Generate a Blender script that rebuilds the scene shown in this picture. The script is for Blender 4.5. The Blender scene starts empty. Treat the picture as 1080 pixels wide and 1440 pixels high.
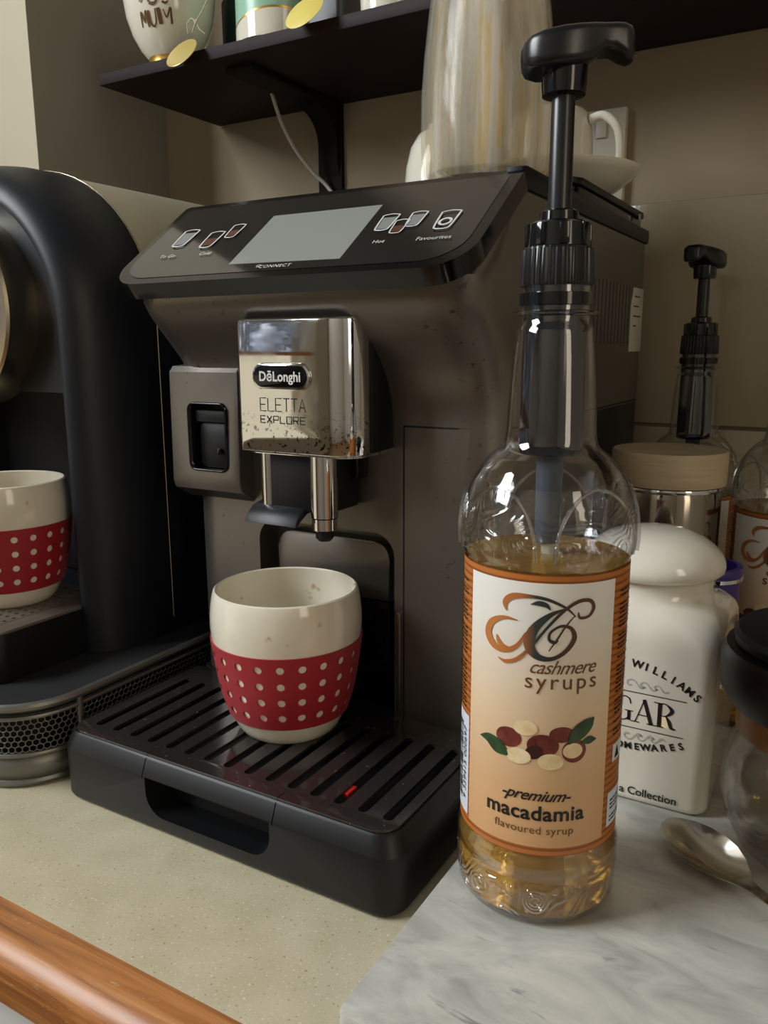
import bpy, bmesh, math, random
from mathutils import Vector, Matrix
random.seed(7)
S = bpy.context.scene
C = bpy.context.collection
PI = math.pi

# ------------------------------------------------------------------ camera
cam_d = bpy.data.cameras.new('camera'); cam = bpy.data.objects.new('camera', cam_d); C.objects.link(cam)
yaw, pitch, roll = math.radians(-30.2838), math.radians(11.5825), math.radians(-0.2064)
fwd = Vector((math.sin(yaw)*math.cos(pitch), math.cos(yaw)*math.cos(pitch), -math.sin(pitch)))
rgt = Vector((math.cos(yaw), -math.sin(yaw), 0)); upv = rgt.cross(fwd)
r2 = math.cos(roll)*rgt + math.sin(roll)*upv; u2 = -math.sin(roll)*rgt + math.cos(roll)*upv
M = Matrix((r2, u2, -fwd)).transposed().to_4x4(); M.translation = Vector((0.44173, -0.32124, 0.29680))
cam.matrix_world = M
cam_d.sensor_fit = 'VERTICAL'; cam_d.sensor_height = 36.0; cam_d.lens = 1139.94/1440*36.0
cam_d.clip_start = 0.01; cam_d.clip_end = 50
S.camera = cam
cam_d.dof.use_dof = False

# ------------------------------------------------------------------ world, light, exposure
w = bpy.data.worlds.new('world'); S.world = w; w.use_nodes = True
bg = w.node_tree.nodes['Background']; bg.inputs[0].default_value = (0.80, 0.80, 0.80, 1); bg.inputs[1].default_value = 0.09
def area(name, loc, target, sx, sy, power, col):
    l = bpy.data.lights.new(name, 'AREA'); l.shape = 'RECTANGLE'; l.size = sx; l.size_y = sy; l.energy = power; l.color = col
    o = bpy.data.objects.new(name, l); C.objects.link(o); o.location = loc
    o.rotation_euler = (Vector(target)-Vector(loc)).to_track_quat('-Z', 'Y').to_euler(); return o
area('window_daylight', (-1.085, -1.05, 1.42), (1.0, -1.05, 1.42), 1.18, 1.04, 58, (0.93, 0.97, 1.0))
area('warm_fill', (2.02, -0.9, 0.9), (0.0, -0.9, 0.9), 0.5, 1.3, 5, (1.0, 0.86, 0.66))  # added warm fill from the right; no doorway stands there
vs = S.view_settings; vs.view_transform = 'Standard'; vs.look = 'None'; vs.gamma = 1; vs.use_curve_mapping = False; vs.exposure = 0.55

# ------------------------------------------------------------------ materials
def lin(r, g, b):
    f = lambda c: (c/255/12.92) if c/255 <= 0.04045 else ((c/255+0.055)/1.055)**2.4
    return (f(r), f(g), f(b), 1)
MATS = {}
def mat(name, col, rough=0.5, metal=0.0, **k):
    m = bpy.data.materials.new(name); m.use_nodes = True; MATS[name] = m
    b = m.node_tree.nodes['Principled BSDF']
    b.inputs['Base Color'].default_value = col; b.inputs['Roughness'].default_value = rough; b.inputs['Metallic'].default_value = metal
    for kk, v in k.items():
        b.inputs[{'trans': 'Transmission Weight', 'ior': 'IOR', 'coat': 'Coat Weight', 'coatr': 'Coat Roughness', 'emis': 'Emission Strength',
                  'emc': 'Emission Color', 'sub': 'Subsurface Weight', 'spec': 'Specular IOR Level', 'alpha': 'Alpha', 'sheen': 'Sheen Weight'}[kk]].default_value = v
    return m
def nd(m, t, **props):
    n = m.node_tree.nodes.new(t)
    for k, v in props.items(): setattr(n, k, v)
    return n
def lk(m, a, b): m.node_tree.links.new(a, b)
def bsdf(m): return m.node_tree.nodes['Principled BSDF']
def coords(m, scale=(1, 1, 1), rot=(0, 0, 0)):
    t = nd(m, 'ShaderNodeTexCoord'); mp = nd(m, 'ShaderNodeMapping'); mp.inputs['Scale'].default_value = scale; mp.inputs['Rotation'].default_value = rot
    lk(m, t.outputs['Object'], mp.inputs['Vector']); return mp.outputs['Vector']
def noise(m, vec, scale, detail=3, rough=0.5, dist=0.0):
    n = nd(m, 'ShaderNodeTexNoise'); n.inputs['Scale'].default_value = scale; n.inputs['Detail'].default_value = detail
    n.inputs['Roughness'].default_value = rough; n.inputs['Distortion'].default_value = dist; lk(m, vec, n.inputs['Vector']); return n.outputs['Fac']
def ramp(m, fac, stops):
    r = nd(m, 'ShaderNodeValToRGB'); e = r.color_ramp.elements
    while len(e) < len(stops): e.new(0.5)
    for i, (p, c) in enumerate(stops): e[i].position = p; e[i].color = c if len(c) == 4 else (*c, 1)
    lk(m, fac, r.inputs['Fac']); return r.outputs['Color']
def mix(m, fac, a, b, mode='MIX'):
    n = nd(m, 'ShaderNodeMix', data_type='RGBA', blend_type=mode)
    for s, v in ((0, fac), (6, a), (7, b)):
        if hasattr(v, 'links') or hasattr(v, 'is_linked'): lk(m, v, n.inputs[s])
        else: n.inputs[s].default_value = v
    return n.outputs[2]
def bump(m, h, strength=0.3, dist=0.001):
    b = nd(m, 'ShaderNodeBump'); b.inputs['Strength'].default_value = strength; b.inputs['Distance'].default_value = dist
    lk(m, h, b.inputs['Height']); lk(m, b.outputs['Normal'], bsdf(m).inputs['Normal']); return b
def g(v): return (v, v, v, 1)

def m_wall(name, c1, c2, rough=0.8):
    m = mat(name, c1, rough); v = coords(m)
    lk(m, ramp(m, noise(m, v, 6, 4), [(0.3, c1), (0.7, c2)]), bsdf(m).inputs['Base Color'])
    bump(m, noise(m, v, 260, 3), 0.15, 0.0006); return m
m_wall('wall_paint', lin(150, 135, 112), lin(155, 140, 116), 0.7)
m_wall('wall_grey', lin(138, 134, 122), lin(144, 139, 126), 0.7)
m_wall('wall_cream', lin(192, 182, 160), lin(196, 186, 164), 0.75)
m = m_wall('tile_glaze', lin(150, 139, 116), lin(157, 145, 122), 0.12)
mat('grout', lin(196, 188, 170), 0.9)
mat('floor_mat', lin(120, 90, 60), 0.6)
mat('cabinet_white', lin(206, 208, 204), 0.4)
mat('room_wall', lin(170, 160, 145), 0.9)
# counter laminate: beige with fine chips
m = mat('counter_laminate', lin(184, 172, 140), 0.38); v = coords(m)
base = ramp(m, noise(m, v, 40, 3), [(0.3, lin(190, 180, 150)), (0.7, lin(202, 192, 164))])
ch = noise(m, v, 620, 2)
c1 = mix(m, ramp(m, ch, [(0.63, g(0)), (0.70, g(1))]), base, lin(224, 217, 196))
c2 = mix(m, ramp(m, noise(m, v, 480, 1), [(0.27, g(1)), (0.33, g(0))]), c1, lin(158, 140, 104))
lk(m, c2, bsdf(m).inputs['Base Color']); bump(m, ch, 0.3, 0.0004)
# wood edging
m = mat('oak_edging', lin(150, 92, 42), 0.33); v = coords(m, (3.0, 60, 60))
wn = noise(m, v, 2.0, 8, 0.65, 0.8)
wc = ramp(m, wn, [(0.3, lin(98, 56, 26)), (0.43, lin(150, 94, 50)), (0.55, lin(178, 116, 62)), (0.72, lin(202, 146, 92))])
sc = ramp(m, noise(m, coords(m, (14, 40, 40)), 6, 5, 0.7), [(0.62, g(0)), (0.72, g(1))])
lk(m, mix(m, sc, wc, lin(196, 160, 120)), bsdf(m).inputs['Base Color'])  # pale streaks: scratches plus whitish glare painted into the wood
lk(m, ramp(m, wn, [(0.2, g(0.28)), (0.8, g(0.45))]), bsdf(m).inputs['Roughness']); bump(m, wn, 0.35, 0.0008)
# marble
m = mat('marble', lin(170, 170, 162), 0.3); v = coords(m, (9, 20, 9), (0, 0, 0.5))
n1 = noise(m, v, 2.2, 8, 0.62, 0.7); v2 = coords(m, (16, 50, 20), (0, 0, 0.55)); n2 = noise(m, v2, 2.1, 4, 0.55, 0.4)
mc = ramp(m, n1, [(0.28, lin(150, 151, 145)), (0.5, lin(184, 183, 174)), (0.7, lin(206, 202, 190))])
mc2 = mix(m, ramp(m, n2, [(0.27, g(0.75)), (0.37, g(0))]), mc, lin(104, 108, 108))
lk(m, mc2, bsdf(m).inputs['Base Color']); bump(m, noise(m, coords(m), 300, 3), 0.12, 0.0004)
# machine bodies
m = mat('taupe_metallic', lin(98, 92, 84), 0.38, 0.85, coat=0.15, coatr=0.3); v = coords(m)
spk = ramp(m, noise(m, v, 190, 3, 0.6), [(0.30, g(1)), (0.36, g(0))])
msk = ramp(m, noise(m, v, 14, 2), [(0.45, g(0)), (0.62, g(0.7))])
mm = nd(m, 'ShaderNodeMath', operation='MULTIPLY'); lk(m, spk, mm.inputs[0]); lk(m, msk, mm.inputs[1])
lk(m, mix(m, mm.outputs[0], lin(122, 117, 110), lin(48, 42, 37)), bsdf(m).inputs['Base Color']); bump(m, noise(m, v, 900, 2), 0.08, 0.0002)
mat('black_gloss', lin(10, 11, 14), 0.10, spec=0.35)
mat('black_satin', lin(15, 16, 18), 0.42, spec=0.35)
mat('black_matte', lin(13, 14, 17), 0.55, spec=0.3)
mat('black_deep', lin(8, 8, 9), 0.6)
m = mat('grill_black', lin(34, 31, 31), 0.16, 0, coat=0.3); v = coords(m)
dst = ramp(m, noise(m, v, 420, 2, 0.7), [(0.70, g(0)), (0.76, g(0.9))])
lk(m, mix(m, dst, lin(42, 38, 37), lin(160, 154, 144)), bsdf(m).inputs['Base Color'])
lk(m, ramp(m, noise(m, v, 30, 4), [(0.3, g(0.09)), (0.7, g(0.22))]), bsdf(m).inputs['Roughness'])
mat('display_glass', lin(30, 31, 31), 0.07, 0, coat=0.3, coatr=0.03)
mat('screen_grey', lin(140, 144, 138), 0.14)  # pale tone stands in for light reflected on the screen
mat('print_white', lin(205, 205, 200), 0.5)
mat('print_grey', lin(128, 130, 128), 0.5)
mat('print_black', lin(20, 19, 18), 0.5)
mat('print_coffee', lin(84, 48, 32), 0.4)
m = mat('chrome', lin(214, 214, 214), 0.05, 1.0); v = coords(m)
lk(m, ramp(m, noise(m, v, 60, 4, 0.6), [(0.4, g(0.03)), (0.75, g(0.12))]), bsdf(m).inputs['Roughness'])
dsp = ramp(m, noise(m, v, 420, 2, 0.6), [(0.36, g(1)), (0.40, g(0))])
grd = nd(m, 'ShaderNodeSeparateXYZ'); lk(m, v, grd.inputs[0])
mr = nd(m, 'ShaderNodeMapRange'); lk(m, grd.outputs['Z'], mr.inputs[0]); mr.inputs[1].default_value = 0.262; mr.inputs[2].default_value = 0.238
mm = nd(m, 'ShaderNodeMath', operation='MULTIPLY'); lk(m, dsp, mm.inputs[0]); lk(m, mr.outputs[0], mm.inputs[1])
lk(m, mix(m, mm.outputs[0], lin(214, 214, 214), lin(60, 52, 44)), bsdf(m).inputs['Base Color'])
mat('chrome_plain', lin(210, 210, 210), 0.07, 1.0)
m = mat('brushed_champagne', lin(196, 188, 164), 0.42, 0.3); v = coords(m, (8, 300, 8))
bump(m, noise(m, v, 3, 4), 0.1, 0.0003)
mat('silver_ring', lin(196, 184, 158), 0.25, 1.0)
m = mat('soft_black', lin(15, 20, 27), 0.45, spec=0.4)
bump(m, noise(m, coords(m), 1200, 2), 0.06, 0.0002)
mat('drawer_metal', lin(122, 122, 116), 0.42, 0.7)
mat('drawer_top', lin(40, 41, 42), 0.5)
m = mat('ceramic_white', lin(226, 219, 200), 0.14, 0, coat=0.4, coatr=0.05); v = coords(m)
st = ramp(m, noise(m, v, 46, 3, 0.6), [(0.29, g(0.85)), (0.34, g(0))])
lk(m, mix(m, st, lin(226, 219, 200), lin(190, 160, 112)), bsdf(m).inputs['Base Color'])
mat('ceramic_clean', lin(222, 217, 200), 0.12, 0, coat=0.4, coatr=0.05)
m = mat('jar_ceramic', lin(222, 217, 202), 0.1, 0, coat=0.5, coatr=0.03)
m = mat('red_silicone', lin(158, 22, 34), 0.5, sheen=0.1)
bump(m, noise(m, coords(m), 900, 2), 0.05, 0.0002)
mat('pump_black', lin(20, 21, 24), 0.3)
mat('pump_gloss', lin(14, 15, 18), 0.10)
m = mat('pet_plastic', (0.97, 0.98, 0.98, 1), 0.01, trans=1.0, ior=1.42)
v = coords(m)
sx = nd(m, 'ShaderNodeSeparateXYZ'); lk(m, v, sx.inputs[0])
def band(m, z, a, b, c, d):
    r = nd(m, 'ShaderNodeValToRGB'); e = r.color_ramp.elements
    for _ in range(2): e.new(0.5)
    mrr = nd(m, 'ShaderNodeMapRange'); mrr.inputs[2].default_value = 0.3; lk(m, z, mrr.inputs[0])
    for i, (p, val) in enumerate(((a, 0), (b, 1), (c, 1), (d, 0))): e[i].position = p/0.3; e[i].color = g(val)
    lk(m, mrr.outputs[0], r.inputs[0]); return r.outputs[0]
wv = nd(m, 'ShaderNodeTexVoronoi', feature='SMOOTH_F1'); wv.inputs['Scale'].default_value = 60; lk(m, v, wv.inputs['Vector'])
sn = nd(m, 'ShaderNodeMath', operation='SINE'); ml = nd(m, 'ShaderNodeMath', operation='MULTIPLY'); ml.inputs[1].default_value = 75
lk(m, wv.outputs['Distance'], ml.inputs[0]); lk(m, ml.outputs[0], sn.inputs[0])
m1 = nd(m, 'ShaderNodeMath', operation='MULTIPLY'); lk(m, sn.outputs[0], m1.inputs[0]); lk(m, band(m, sx.outputs['Z'], 0.004, 0.007, 0.019, 0.023), m1.inputs[1])
m2 = nd(m, 'ShaderNodeMath', operation='MULTIPLY'); lk(m, sn.outputs[0], m2.inputs[0]); lk(m, band(m, sx.outputs['Z'], 0.180, 0.186, 0.196, 0.203), m2.inputs[1])
m3 = nd(m, 'ShaderNodeMath', operation='MULTIPLY_ADD'); lk(m, m2.outputs[0], m3.inputs[0]); m3.inputs[1].default_value = 0.6; lk(m, m1.outputs[0], m3.inputs[2])
PETB = bump(m, m3.outputs[0], 0.8, 0.0008)
mat('pet_inner', (0.97, 0.98, 0.98, 1), 0.01, trans=1.0, ior=1.42)
m = mat('syrup', lin(246, 200, 104), 0.0, trans=0.80, ior=1.36)
va = nd(m, 'ShaderNodeVolumeAbsorption'); va.inputs['Color'].default_value = (0.98, 0.80, 0.34, 1); va.inputs['Density'].default_value = 8.0
lk(m, va.outputs[0], m.node_tree.nodes['Material Output'].inputs['Volume'])
mat('dip_plastic', lin(220, 220, 205), 0.3, trans=0.45, ior=1.2)
mat('grey_tube', lin(110, 118, 130), 0.2, trans=0.5, ior=1.2)
# bottle label prints
m = mat('label_orange', lin(176, 104, 44), 0.42); v = coords(m); sx = nd(m, 'ShaderNodeSeparateXYZ'); lk(m, v, sx.inputs[0])
def stripes(m, z, per, lo):
    a = nd(m, 'ShaderNodeMath', operation='MULTIPLY'); a.inputs[1].default_value = 2*PI/per; lk(m, z, a.inputs[0])
    s = nd(m, 'ShaderNodeMath', operation='SINE'); lk(m, a.outputs[0], s.inputs[0])
    r = nd(m, 'ShaderNodeMapRange'); r.inputs[1].default_value = lo; r.inputs[2].default_value = lo+0.3; lk(m, s.outputs[0], r.inputs[0]); return r.outputs[0]
st = stripes(m, sx.outputs['Z'], 0.0034, 0.2)
c1 = mix(m, st, lin(182, 108, 46), lin(140, 78, 30))
lk(m, c1, bsdf(m).inputs['Base Color'])
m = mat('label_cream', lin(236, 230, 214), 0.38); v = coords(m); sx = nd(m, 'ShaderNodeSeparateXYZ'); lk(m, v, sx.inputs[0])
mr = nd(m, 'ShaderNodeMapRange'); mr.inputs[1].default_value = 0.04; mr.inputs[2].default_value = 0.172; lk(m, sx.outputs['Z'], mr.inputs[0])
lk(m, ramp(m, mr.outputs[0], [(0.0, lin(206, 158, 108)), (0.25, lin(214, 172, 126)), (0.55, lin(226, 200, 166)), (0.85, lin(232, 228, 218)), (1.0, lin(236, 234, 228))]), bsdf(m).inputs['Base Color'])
m = mat('logo_ink', lin(120, 70, 30), 0.4); v = coords(m); sx = nd(m, 'ShaderNodeSeparateXYZ'); lk(m, v, sx.inputs[0])
mr = nd(m, 'ShaderNodeMapRange'); mr.inputs[1].default_value = -0.022; mr.inputs[2].default_value = 0.02; lk(m, sx.outputs['X'], mr.inputs[0])
lk(m, ramp(m, mr.outputs[0], [(0.0, lin(190, 120, 60)), (0.3, lin(176, 104, 52)), (0.45, lin(52, 62, 58)), (0.6, lin(46, 50, 46)), (0.85, lin(84, 52, 26)), (1.0, lin(90, 56, 28))]), bsdf(m).inputs['Base Color'])
mat('ink_brown', lin(104, 66, 36), 0.45)
mat('barcode_white', lin(214, 220, 230), 0.4)
def m_ball(name, c1, c2, rough=0.45):
    m = mat(name, c1, rough); v = coords(m); lk(m, ramp(m, noise(m, v, 160, 3), [(0.35, c1), (0.68, c2)]), bsdf(m).inputs['Base Color'])
m_ball('nut_shell_print', lin(96, 36, 30), lin(126, 58, 48)); m_ball('nut_kernel_print', lin(226, 196, 142), lin(240, 222, 184)); m_ball('leaf_print', lin(24, 48, 30), lin(52, 82, 44))
mat('shell_dark_print', lin(58, 22, 22), 0.45)
# shelf etc
m = mat('shelf_wood', lin(34, 20, 22), 0.65, spec=0.25); v = coords(m, (2, 30, 30))
lk(m, ramp(m, noise(m, v, 4, 5), [(0.3, lin(26, 15, 17)), (0.7, lin(40, 24, 26))]), bsdf(m).inputs['Base Color'])
mat('bracket_dark', lin(22, 14, 15), 0.7, spec=0.2)
mat('cable_white', lin(205, 200, 190), 0.35)
mat('gold_leaf', lin(200, 160, 84), 0.3, 0.8)
mat('gold_tag', lin(206, 184, 110), 0.35, 0.35)
mat('yellow_tag', lin(222, 204, 104), 0.45)
mat('string_mat', lin(196, 184, 156), 0.9)
mat('mint', lin(146, 190, 164), 0.3)
mat('brush_ink', lin(96, 68, 40), 0.35)
mat('teal_glass', lin(14, 44, 42), 0.2)
mat('dark_tin', lin(24, 30, 30), 0.4)
mat('plastic_white', lin(206, 200, 186), 0.4)
m = mat('vase_painted_glints', (0.96, 0.93, 0.86, 1), 0.05, trans=0.86, ior=1.45); v = coords(m, (1, 1, 0.04))
ns = noise(m, v, 170, 3, 0.6)
lk(m, ramp(m, ns, [(0.34, lin(236, 206, 130)), (0.44, lin(232, 226, 210)), (0.60, lin(240, 236, 226)), (0.68, lin(240, 212, 136))]), bsdf(m).inputs['Base Color'])  # gold and milky reflections put into the glass colour
lk(m, ramp(m, noise(m, coords(m, (1, 1, 0.05)), 90, 3), [(0.40, g(0.96)), (0.68, g(0.62))]), bsdf(m).inputs['Transmission Weight'])
bump(m, ns, 0.2, 0.0015)
m = mat('pale_wood', lin(186, 160, 122), 0.5); v = coords(m, (6, 6, 80))
lk(m, ramp(m, noise(m, v, 3, 5, 0.6), [(0.3, lin(176, 156, 124)), (0.7, lin(196, 178, 148))]), bsdf(m).inputs['Base Color'])
mat('canister_steel', lin(150, 142, 130), 0.1, 1.0)
mat('purple_plastic', lin(58, 36, 120), 0.35)
mat('cork_amber', lin(140, 92, 48), 0.3, trans=0.3)
mat('clear_glass', (0.95, 0.96, 0.95, 1), 0.02, trans=1.0, ior=1.45)
mat('spoon_steel', lin(196, 188, 176), 0.12, 1.0)
mat('sticker_paper', lin(196, 190, 174), 0.5)
mat('scroll_grey', lin(170, 170, 166), 0.4)
mat('red_cap', lin(190, 36, 30), 0.4)

m = mat('outdoor_view', g(0.0), 1.0); v = coords(m, (1, 6, 3.0))  # invented self-lit view, made for the spout's reflections
ov = ramp(m, noise(m, v, 2.2, 4, 0.6), [(0.32, lin(40, 44, 46)), (0.44, lin(120, 128, 140)), (0.52, lin(70, 52, 44)), (0.58, lin(168, 182, 204)), (0.7, lin(240, 246, 255))])
sx = nd(m, 'ShaderNodeSeparateXYZ'); lk(m, coords(m), sx.inputs[0])
gr_ = ramp(m, sx.outputs['Z'], [(0.28, lin(226, 214, 186)), (0.31, g(0))])
sel = ramp(m, sx.outputs['Z'], [(0.29, g(0)), (0.30, g(1))])
lk(m, mix(m, sel, lin(226, 214, 186), ov), bsdf(m).inputs['Emission Color']); bsdf(m).inputs['Emission Strength'].default_value = 0.75
def thin(name, tint, rough, lo, hi, bumpf=None):
    # thin clear wall: Fresnel mix of see-through and mirror
    m = MATS.get(name) or mat(name, g(1)); nt = m.node_tree; out = nt.nodes['Material Output']
    tr = nd(m, 'ShaderNodeBsdfTransparent'); tr.inputs[0].default_value = tint
    gl = nd(m, 'ShaderNodeBsdfGlossy'); gl.inputs['Roughness'].default_value = rough
    lw = nd(m, 'ShaderNodeLayerWeight'); lw.inputs['Blend'].default_value = 0.5
    pw = nd(m, 'ShaderNodeMath', operation='POWER'); pw.inputs[1].default_value = 3.2; lk(m, lw.outputs['Facing'], pw.inputs[0])
    mr = nd(m, 'ShaderNodeMapRange'); mr.inputs[3].default_value = lo; mr.inputs[4].default_value = hi; lk(m, pw.outputs[0], mr.inputs[0])
    mx = nd(m, 'ShaderNodeMixShader'); lk(m, mr.outputs[0], mx.inputs[0]); lk(m, tr.outputs[0], mx.inputs[1]); lk(m, gl.outputs[0], mx.inputs[2])
    if bumpf:
        for n in (gl, lw): lk(m, bumpf.outputs['Normal'], n.inputs['Normal'])
    lk(m, mx.outputs[0], out.inputs['Surface']); return m
thin('pet_plastic', (0.97, 0.975, 0.98, 1), 0.03, 0.09, 0.9, PETB)
thin('pet_inner', (0.98, 0.98, 0.985, 1), 0.05, 0.03, 0.4)
thin('ridge_clear', (0.93, 0.94, 0.95, 1), 0.12, 0.28, 0.9)
thin('clear_glass', (0.93, 0.93, 0.92, 1), 0.02, 0.05, 0.8)
# vessel on the machine: thin glass, reflections painted in as milky and golden streaks
m = MATS['vase_painted_glints']; v = coords(m, (1, 1, 0.03)); v2 = coords(m, (1, 1, 0.05))
b = bsdf(m); b.inputs['Transmission Weight'].default_value = 0
for l in list(b.inputs['Transmission Weight'].links): m.node_tree.links.remove(l)
b.inputs['Roughness'].default_value = 0.12; b.inputs['Coat Weight'].default_value = 0.5
tr = nd(m, 'ShaderNodeBsdfTransparent'); tr.inputs[0].default_value = (0.93, 0.91, 0.87, 1); mx = nd(m, 'ShaderNodeMixShader')
lk(m, ramp(m, noise(m, v, 60, 3, 0.5), [(0.36, g(0.08)), (0.5, g(0.22)), (0.64, g(0.52))]), mx.inputs[0])
lk(m, tr.outputs[0], mx.inputs[1]); lk(m, b.outputs[0], mx.inputs[2]); lk(m, mx.outputs[0], m.node_tree.nodes['Material Output'].inputs['Surface'])

# ------------------------------------------------------------------ helpers
def link(name, bm, material, parent=None, smooth=True, world=False, recalc=True, angle=35):
    if recalc: bmesh.ops.recalc_face_normals(bm, faces=bm.faces[:])
    me = bpy.data.meshes.new(name); bm.to_mesh(me); bm.free()
    if material: me.materials.append(MATS[material])
    o = bpy.data.objects.new(name, me); C.objects.link(o)
    if smooth:
        me.shade_smooth(); me.set_sharp_from_angle(angle=math.radians(angle))
    if parent:
        o.parent = parent
        if world: o.location = -parent.location
    return o
def thing(name, label, cat, loc=(0, 0, 0), rz=0, group=None):
    o = bpy.data.objects.new(name, None); C.objects.link(o); o.location = loc; o.rotation_euler = (0, 0, rz)
    o.empty_display_size = 0.02; o['label'] = label; o['category'] = cat
    if group: o['group'] = group
    return o
def tag(o, label, cat, group=None):
    o['label'] = label; o['category'] = cat
    if group: o['group'] = group
    return o
def struct(o): o['kind'] = 'structure'; return o
def join(bm, other):
    me = bpy.data.meshes.new('t'); other.to_mesh(me); other.free(); bm.from_mesh(me); bpy.data.meshes.remove(me); return bm
def box(x0, x1, y0, y1, z0, z1, bev=0.0, seg=2):
    bm = bmesh.new(); bmesh.ops.create_cube(bm, size=1)
    for v in bm.verts: v.co = Vector(((x0+x1)/2+v.co.x*(x1-x0), (y0+y1)/2+v.co.y*(y1-y0), (z0+z1)/2+v.co.z*(z1-z0)))
    if bev: bmesh.ops.bevel(bm, geom=bm.edges[:], offset=bev, segments=seg, profile=0.5, affect='EDGES')
    return bm
def rings(bm, rs, cap0=True, cap1=True, close=True):
    L = [[bm.verts.new(p) for p in r] for r in rs]; n = len(L[0])
    for a, b in zip(L, L[1:]):
        for i in range(n if close else n-1):
            bm.faces.new((a[i], a[(i+1) % n], b[(i+1) % n], b[i]))
    if cap0: bm.faces.new(L[0][::-1])
    if cap1: bm.faces.new(L[-1])
    return L
def lathe(prof, n=64, c=(0, 0), cap0=True, cap1=True, rf=None):
    bm = bmesh.new(); rs = []
    for r, z in prof:
        r = max(r, 1e-5)
        rs.append([(c[0]+(r+(rf(2*PI*i/n, z) if rf else 0))*math.cos(2*PI*i/n), c[1]+(r+(rf(2*PI*i/n, z) if rf else 0))*math.sin(2*PI*i/n), z) for i in range(n)])
    rings(bm, rs, cap0, cap1); return bm
def cr(pts, sub=8):
    out = []; n = len(pts)
    for i in range(n-1):
        p0 = pts[max(i-1, 0)]; p1 = pts[i]; p2 = pts[i+1]; p3 = pts[min(i+2, n-1)]
        for s in range(sub):
            t = s/sub
            out.append(tuple(0.5*((2*b)+(-a+c)*t+(2*a-5*b+4*c-d)*t*t+(-a+3*b-3*c+d)*t**3) for a, b, c, d in zip(p0, p1, p2, p3)))
    out.append(tuple(pts[-1])); return out
def tube(pts, r, n=12, sub=8, smooth=True):
    P = [Vector(p) for p in (cr(pts, sub) if smooth else pts)]; bm = bmesh.new(); rs = []; up = Vector((0.13, 0.27, 0.95)).normalized()
    prev = None
    for i, p in enumerate(P):
        t = (P[min(i+1, len(P)-1)]-P[max(i-1, 0)]).normalized()
        if prev is None: a = t.cross(up).normalized()
        else: a = (prev-t*prev.dot(t)).normalized()
        prev = a; b = t.cross(a); rr = r(i/(len(P)-1)) if callable(r) else r
        rs.append([p+rr*(math.cos(2*PI*k/n)*a+math.sin(2*PI*k/n)*b) for k in range(n)])
    rings(bm, rs); return bm
def rrect(x0, x1, y0, y1, rf, rb=None, n=6):
    """rounded rectangle outline; rf = radius of the two low-y corners, rb of the two high-y corners"""
    if rb is None: rb = rf
    out = []
    for cx, cy, r, a0 in ((x1-rf, y0+rf, rf, -PI/2), (x1-rb, y1-rb, rb, 0), (x0+rb, y1-rb, rb, PI/2), (x0+rf, y0+rf, rf, PI)):
        for i in range(n+1):
            a = a0+PI/2*i/n; out.append((cx+r*math.cos(a), cy+r*math.sin(a)))
    return out
def prism(pts, f0, f1, bev=0.0, seg=2):
    """outline pts (a,b) mapped by f0 and f1 (functions to 3D) to the two end faces"""
    bm = bmesh.new(); rings(bm, [[f0(*p) for p in pts], [f1(*p) for p in pts]])
    if bev:
        ed = [e for f in bm.faces if len(f.verts) > 4 for e in f.edges] if len(pts) > 4 else bm.edges[:]
        bmesh.ops.bevel(bm, geom=list(set(ed)), offset=bev, segments=seg, profile=0.5, affect='EDGES')
    return bm
def xz_prism(pts, y0, y1, bev=0.0, seg=2): return prism(pts, lambda a, b: (a, y0, b), lambda a, b: (a, y1, b), bev, seg)
def cut(o, cutter_bm, op='DIFFERENCE'):
    bmesh.ops.recalc_face_normals(cutter_bm, faces=cutter_bm.faces[:])
    me = bpy.data.meshes.new('c'); cutter_bm.to_mesh(me); cutter_bm.free(); c = bpy.data.objects.new('c', me); C.objects.link(c)
    c.location = o.location if o.parent is None else (0, 0, 0)
    pm = o.parent; ol = o.location.copy(); o.parent = None; o.location = (0, 0, 0); c.location = (0, 0, 0)
    md = o.modifiers.new('b', 'BOOLEAN'); md.object = c; md.operation = op; md.solver = 'EXACT'
    bpy.context.view_layer.update()
    dg = bpy.context.evaluated_depsgraph_get(); nm = bpy.data.meshes.new_from_object(o.evaluated_get(dg))
    o.modifiers.clear(); old = o.data; o.data = nm; nm.name = old.name; bpy.data.objects.remove(c); bpy.data.meshes.remove(me)
    nm.shade_smooth(); nm.set_sharp_from_angle(angle=math.radians(35))
    o.parent = pm; o.location = ol; return o
def text_bm(s, size, align='CENTER', shear=0.0, bold=0.0, spacing=1.0, sx=1.0):
    cu = bpy.data.curves.new('t', 'FONT'); cu.body = s; cu.size = size; cu.align_x = align; cu.shear = shear; cu.offset = bold; cu.space_character = spacing
    cu.resolution_u = 3
    o = bpy.data.objects.new('t', cu); C.objects.link(o); bpy.context.view_layer.update()
    dg = bpy.context.evaluated_depsgraph_get(); me = bpy.data.meshes.new_from_object(o.evaluated_get(dg))
    bm = bmesh.new(); bm.from_mesh(me); bpy.data.objects.remove(o); bpy.data.meshes.remove(me); bpy.data.curves.remove(cu)
    for v in bm.verts: v.co.x *= sx
    return bm
def ribbon(pts, sub=8, smooth=True):
    P = cr(pts, sub) if smooth else pts; bm = bmesh.new(); prev = None
    for i, (x, y, wd) in enumerate(P):
        a = P[max(i-1, 0)]; b = P[min(i+1, len(P)-1)]; dx, dy = b[0]-a[0], b[1]-a[1]; L = math.hypot(dx, dy) or 1
        nx, ny = -dy/L*wd/2, dx/L*wd/2
        cur = (bm.verts.new((x+nx, y+ny, 0)), bm.verts.new((x-nx, y-ny, 0)))
        if prev: bm.faces.new((prev[0], cur[0], cur[1], prev[1]))
        prev = cur
    return bm
def mapbm(bm, f):
    for v in bm.verts: v.co = Vector(f(v.co.x, v.co.y))
    return bm
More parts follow.
